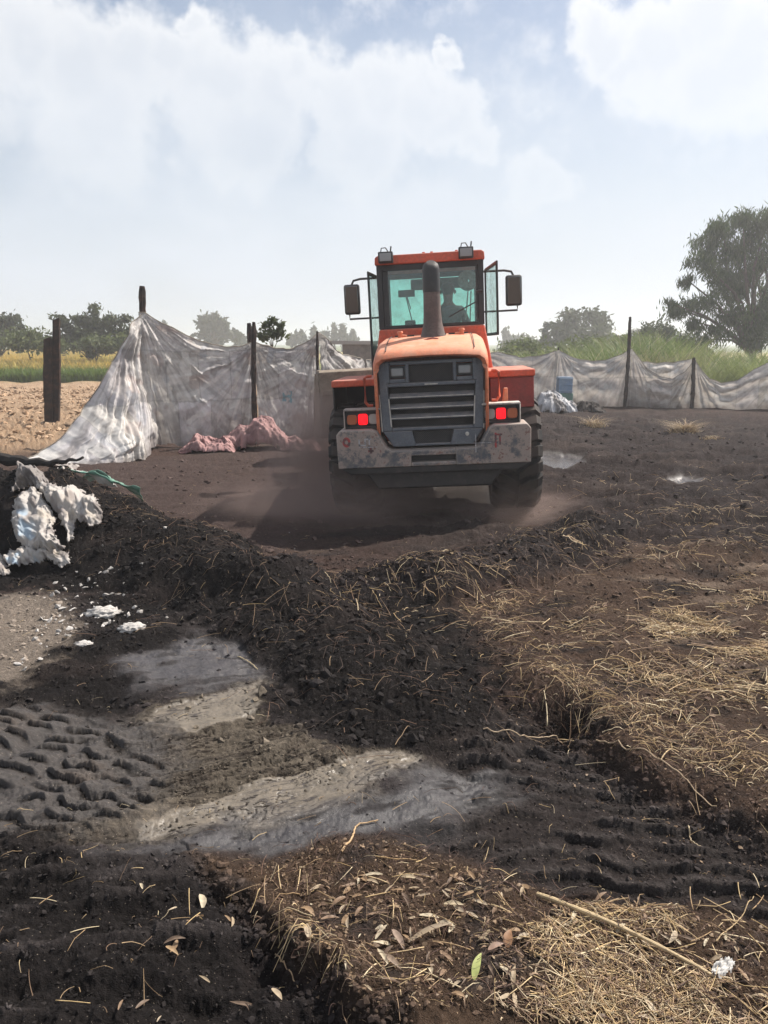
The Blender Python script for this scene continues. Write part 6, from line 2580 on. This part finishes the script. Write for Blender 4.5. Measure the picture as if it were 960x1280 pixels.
def stalk(name, pp, r0, r1, label, col, cat='stick', arch=.01, nodes=0, y0=1.6, y1=9.0):
    P = [hit1(a, b, y0, y1) for (a, b) in pp]
    pts = []
    n = 10
    for i in range(len(P) - 1):
        for k in range(n):
            pts.append(P[i].lerp(P[i + 1], k / n))
    pts.append(P[-1])
    N = len(pts)
    z0, z1 = pts[0].z, pts[-1].z
    hz = Hh([p.x for p in pts], [p.y for p in pts])
    line = np.linspace(z0, z1, N)
    clear = max(0, float((hz - line).max())) if len(P) == 2 else 0
    out, rad = [], []
    for i, p in enumerate(pts):
        t = i / (N - 1)
        z = (line[i] + clear * math.sin(math.pi * (.15 + .7 * t)) if len(P) == 2 else hz[i]) + r0 + arch * math.sin(math.pi * t) + .003
        out.append((p.x + .0015 * math.sin(i * 1.7), p.y, z))
        r = r0 + (r1 - r0) * t
        if nodes and i % max(2, N // nodes) == 1:
            r *= 1.28
        rad.append(r)
    m = MB()
    m.tube(out, rad, 8)
    me_mat = mat_plain(name + '_fibre', col, .55, col2=tuple(c * .72 for c in col), scale=25)
    o = m.build(name, me_mat, smooth=True)
    tag(o, label, cat)
    return o


stalk('reed_stick', [(671, 1122), (893, 1226)], .0075, .0050, 'long straight pale reed stick lying across the straw at bottom right', (.50, .38, .22), nodes=6, arch=.015)
stalk('straw_stalk', [(604, 915), (650, 926), (695, 928), (735, 912), (790, 890)], .0035, .002, 'thin curved stem stretching from the dark track to the ledge rim', (.42, .31, .20), 'stem', arch=.03)
stalk('root', [(427, 1066), (440, 1050), (444, 1036), (450, 1031), (473, 1027)], .0045, .0028, 'bent tan root standing on the wet edge left of centre', (.45, .30, .16), 'root', arch=.0)
stalk('straw_stalk', [(662, 1191), (716, 1222), (785, 1265)], .0032, .0022, 'thin stem in the straw mat running below the long reed stick', (.44, .30, .15), 'stem', arch=.01)
stalk('straw_stalk', [(662, 1190), (688, 1163), (704, 1142)], .0028, .0020, 'short stem rising from the straw toward the reed stick top', (.46, .33, .18), 'stem', arch=.006)
stalk('straw_stalk', [(709, 1168), (760, 1148), (810, 1130)], .0026, .0018, 'straight yellow stem crossing over the long reed stick', (.50, .37, .17), 'stem', arch=.01)
stalk('twig', [(625, 1094), (650, 1118), (668, 1136)], .0030, .0022, 'dark reddish twig upper left of the reed stick', (.13, .08, .06), 'twig', arch=.004)
stalk('straw_stalk', [(470, 1071), (495, 1077), (525, 1077)], .0026, .0018, 'thin straw stem right of the bent root', (.40, .26, .12), 'stem', arch=.004)
stalk('straw_stalk', [(745, 930), (800, 945), (850, 975), (895, 1010)], .0040, .0025, 'thick tan stem slanting down the face of the litter ledge', (.40, .29, .18), 'stem', arch=.03)
stalk('straw_stalk', [(895, 1178), (918, 1158), (942, 1120)], .0024, .0016, 'slanting straw stem near the right edge above the plastic scrap', (.42, .30, .16), 'stem', arch=.004)
stalk('straw_stalk', [(640, 770), (668, 782), (700, 800)], .0036, .0025, 'brown stem on the dry ground behind the ledge', (.30, .20, .13), 'stem', arch=.01)
stalk('straw_stalk', [(297, 822), (310, 828), (322, 838)], .0035, .0025, 'single pale straw stem on the blue-grey mud below the heap', (.50, .40, .24), 'stem', arch=.004)
stalk('straw_stalk', [(344, 1188), (356, 1208), (372, 1236)], .0026, .0018, 'single straw stem leaning over the broken rim at bottom', (.44, .30, .17), 'stem', arch=.004)
stalk('straw_stalk', [(860, 1036), (864, 1050), (876, 1060)], .0030, .0020, 'short hooked pale stem in the dark track at right', (.48, .38, .24), 'stem', arch=.004)

# crumpled scrap of clear plastic at bottom right
p = hit1(903, 1217, 1.6, 4)
g_ = np.random.default_rng(3)
nn = 26
U, Vv = np.meshgrid(np.linspace(-1, 1, nn), np.linspace(-1, 1, nn))
rr_ = np.hypot(U, Vv)
zz = .012 + .012 * ridged(U * 2.2, Vv * 2.2, 7, 3, .6) * (rr_ < 1)
X = p.x + (U * math.cos(.6) - Vv * .45 * math.sin(.6)) * .055
Y = p.y + (U * math.sin(.6) + Vv * .45 * math.cos(.6)) * .055
Z = Hh(X.ravel(), Y.ravel()).reshape(X.shape) + zz
idx = np.arange(nn * nn).reshape(nn, nn)
f = np.stack([idx[:-1, :-1], idx[:-1, 1:], idx[1:, 1:], idx[1:, :-1]], -1).reshape(-1, 4)
f = f[(rr_.ravel()[f] < 1 + .25 * pn(U.ravel()[f] * 3, Vv.ravel()[f] * 3, 4)).all(1)]
o = link('plastic_scrap', mesh_np('plastic_scrap', np.stack([X.ravel(), Y.ravel(), Z.ravel()], 1), f, True, {'col': np.tile((.55, .54, .52), (nn * nn, 1))}), M_sack)
tag(o, 'crumpled whitish plastic scrap at the thin end of the reed stick', 'plastic scrap')


def straw_tuft(px, py, wpx, hgt, n, label, seed, Y=None):
    g = np.random.default_rng(seed)
    p = hit1(px, py, 8, 25)
    r = wpx / 2 / F_PX * p.y
    q = g.normal(size=(n, 2)) * r * .45
    V = grass_mesh('straw_clump', q[:, 0], q[:, 1], np.zeros(n), hgt * (1.25 - np.minimum(1, (q ** 2).sum(1) / r ** 2)) * (.5 + .6 * g.random(n)), (.008), 1.7,
                   SCOL[g.integers(0, 7, n)] * (.45 + .4 * g.random((n, 1))), seed, 4)
    o = link('straw_clump', V, M_straw)
    o.location = (p.x, p.y, p.z - .03)
    tag(o, label, 'straw', kind='stuff' if seed == 7 else None)


straw_tuft(855, 539, 36, .36, 520, 'domed tuft of bright straw on the far dark ground', 5)
straw_tuft(742, 532, 34, .34, 260, 'thin dark straw tuft left of the bright domed one', 6)
straw_tuft(888, 546, 40, .10, 240, 'flat straw patch right of the bright domed tuft', 7)


def clods():
    g = np.random.default_rng(12)
    # a dozen broken shapes of 20 faces, repeated at random size and turn in one mesh
    bm = bmesh.new()
    bmesh.ops.create_icosphere(bm, subdivisions=1, radius=1)
    base = np.array([v.co[:] for v in bm.verts])
    fc = np.array([[v.index for v in f_.verts] for f_ in bm.faces])
    bm.free()

    def batch(P, s0, s1, name, label, tint=1.0, pw=3.0, colov=None, flat=.6, mat=None):
        h, col, wet = terrain(P[:, 0], P[:, 1])
        keep = (wet < .33) | (g.random(len(P)) < .12)
        P, h, col = P[keep], h[keep], col[keep]
        n = len(P)
        s = s0 + (s1 - s0) * g.random(n) ** pw
        A = g.normal(size=(n, 3, 3))
        Q, _ = np.linalg.qr(A)
        jit = 1 + .35 * g.normal(size=(n, len(base), 1))
        sc3 = np.stack([.7 + .7 * g.random(n), .7 + .7 * g.random(n), flat * (.6 + .6 * g.random(n))], 1)
        V = base[None] * np.clip(jit, .5, 1.7) * sc3[:, None, :]
        V = np.einsum('nij,nkj->nki', Q, V) * s[:, None, None]
        V[..., 2] *= .75
        V += np.stack([P[:, 0], P[:, 1], h + s * .18], 1)[:, None, :]
        F = (np.arange(n) * len(base))[:, None, None] + fc[None]
        c = (col if colov is None else np.tile(colov, (n, 1))) * (.75 + .6 * g.random((n, 1))) * tint
        me = mesh_np(name, V.reshape(-1, 3), F.reshape(-1, 3), False, {'col': np.repeat(c, len(base), 0)})
        o = link(name, me, mat or M_clod)
        tag(o, label, 'clods', kind='stuff')
    near = GP([(-60, 1290), (-60, 940), (1020, 940), (1020, 1290)])
    mid = GP([(-60, 940), (-60, 700), (1020, 690), (1020, 940)])
    batch(rand_in(near, 12000, g), .0012, .010, 'soil_crumbs', 'crumbs of soil over the near ground', 1.25)
    batch(rand_in(mid, 9000, g), .003, .022, 'soil_crumbs', 'crumbs of soil over the middle ground', 1.15)
    P = np.vstack([along([q[0] for q in BERM_A], 4500, g, .45), along([q[0] for q in BERM_B], 2000, g, .25)])
    batch(P, .002, .030, 'soil_clods', 'black clods covering the dragged heaps', 1.2, 5.0, flat=1.0)
    P = np.vstack([along(EDGE_G[2:], 900, g, .10), along(EDGE_F, 700, g, .05)])
    batch(P, .003, .016, 'soil_clods', 'clods broken off the litter ledges', 1.1, 2.6, flat=.9)
    P = rand_in(GP([(120, 640), (560, 720), (620, 930), (420, 950), (330, 830), (110, 800)]), 3000, g)
    batch(P, .003, .022, 'soil_clods', 'black clods strewn below the heap', 1.1, 6.0, flat=1.0)
    P = np.vstack([along(GP([(90, 770), (130, 760), (170, 790)]), 60, g, .12), along(GP([(60, 735), (150, 740)]), 60, g, .15), along(GP([(120, 640), (300, 700)]), 25, g, .4), rand_in(POLY_GRAVEL[1:5], 60, g)])
    batch(P, .004, .030, 'ash_lumps', 'white lumps of ash and plastic among the black clods', 1.0, 2.5, (.36, .34, .32))
    P = rand_in(GP([(100, 700), (1100, 690), (1300, 560), (560, 520), (130, 590)]), 4200, g)
    batch(P, .006, .040, 'soil_clods', 'dark clods over the far yard', 1.3, 4.5, flat=1.0)
    P = rand_in([G(-80, 582), (-6.2, 16.5), (-8, 34), (-28, 34)], 5000, g)
    batch(P, .02, .09, 'field_clods', 'pale clods of the ploughed field', 1.1, 2.0)
    # litter crumbs: chips of leaf and bark
    P = np.vstack([rand_in(POLY_I[1:9] + GP([(960, 1290), (420, 1290)]), 3800, g), along(EDGE_G[2:], 800, g, .25)])
    batch(P, .002, .009, 'leaf_chips', 'chips of dry leaf and bark in the litter', 1.0, 1.8, (.24, .165, .105), .18, M_leaf)


clods()

# the lumps of white ash near the left patch
for k, (px, py, s, lab) in enumerate([(128, 768, .075, 'largest white ash lump below the heap'), (165, 786, .055, 'grey-white ash lump right of the largest one'), (104, 806, .035, 'small white ash lump at the edge of the pale patch')]):
    p = hit1(px, py, 4, 8)
    bm = bmesh.new()
    bmesh.ops.create_icosphere(bm, subdivisions=4, radius=1)
    for v in bm.verts:
        c = v.co.copy()
        q = 1 + .5 * float(ridged(np.array([c.x * 2 + k]), np.array([c.y * 2 + c.z * 1.7]), 5 + k, 3, .6)[0] - .5)
        v.co = Vector((c.x * 1.3, c.y, c.z * .45)) * s * q
    me = bpy.data.meshes.new('ash_lump')
    bm.to_mesh(me)
    bm.free()
    at_ = me.attributes.new('col', 'FLOAT_COLOR', 'POINT')
    at_.data.foreach_set('color', np.tile([.42, .40, .38, 1], len(me.vertices)).astype(np.float32))
    me.polygons.foreach_set('use_smooth', [True] * len(me.polygons))
    o = link('ash_lump', me, M_clod)
    o.location = p + Vector((0, 0, s * .1))
    tag(o, lab, 'ash lump')

# ------------------------------------------------------------------ dust thrown up by the wheels


def dust(name, loc, rad, dens, col, label, nscale=2.0, seed=0, lo=.38, rot=0.0):
    bm = bmesh.new()
    bmesh.ops.create_icosphere(bm, subdivisions=3, radius=1)
    me = bpy.data.meshes.new(name)
    bm.to_mesh(me)
    bm.free()
    o = link(name, me)
    o.location = loc
    o.scale = rad
    o.rotation_euler = (0, 0, rot)
    m = bpy.data.materials.new(name)
    m.use_nodes = True
    N, L = m.node_tree.nodes, m.node_tree.links
    N.clear()
    out = N.new('ShaderNodeOutputMaterial')
    pv = N.new('ShaderNodeVolumePrincipled')
    pv.inputs['Color'].default_value = (*col, 1)
    pv.inputs['Anisotropy'].default_value = .25
    L.new(pv.outputs[0], out.inputs['Volume'])
    tc = N.new('ShaderNodeTexCoord')
    ln = N.new('ShaderNodeVectorMath')
    ln.operation = 'LENGTH'
    L.new(tc.outputs['Object'], ln.inputs[0])
    fall = mrange(N, L, ln.outputs['Value'], 1.0, .15, 0, 1, True)
    mp = N.new('ShaderNodeMapping')
    mp.inputs['Location'].default_value = (seed, seed * 2, 0)
    L.new(tc.outputs['Object'], mp.inputs[0])
    nz = noise(N, L, mp.outputs[0], nscale, 4, .6)
    nf = mrange(N, L, nz.outputs['Fac'], lo, .75, 0, 1)
    mu = N.new('ShaderNodeMath')
    mu.operation = 'MULTIPLY'
    L.new(fall, mu.inputs[0])
    L.new(nf, mu.inputs[1])
    m2 = N.new('ShaderNodeMath')
    m2.operation = 'MULTIPLY'
    L.new(mu.outputs[0], m2.inputs[0])
    m2.inputs[1].default_value = dens
    L.new(m2.outputs[0], pv.inputs['Density'])
    me.materials.append(m)
    tag(o, label, 'dust', kind='stuff')
    return o


DC = (.56, .43, .38)
dust('dust_cloud', (-.82, 9.8, .45), (.95, 1.2, 1.30), 4.6, DC, 'brown dust billowing up left of the loader', seed=1.3)
dust('dust_cloud', (-.15, 8.7, .10), (2.4, 1.1, .66), 4.4, DC, 'brown dust rolling low round the rear wheels', seed=4.1)
dust('dust_cloud', (1.55, 8.9, .05), (1.2, .8, .40), 2.6, DC, 'low puff of dust behind the right rear wheel', seed=7.7)

# ------------------------------------------------------------------ haze
HZ = MB()
HZ.box(-1000, 1000, -950, 1050, -2.0, 14.0)
hz = HZ.build('haze', None)
m = bpy.data.materials.new('haze')
m.use_nodes = True
N, L = m.node_tree.nodes, m.node_tree.links
N.clear()
out = N.new('ShaderNodeOutputMaterial')
pv = N.new('ShaderNodeVolumePrincipled')
pv.inputs['Color'].default_value = (.97, .98, 1, 1)
pv.inputs['Density'].default_value = .0023
pv.inputs['Anisotropy'].default_value = .45
L.new(pv.outputs[0], out.inputs['Volume'])
hz.data.materials.append(m)
tag(hz, kind='stuff')
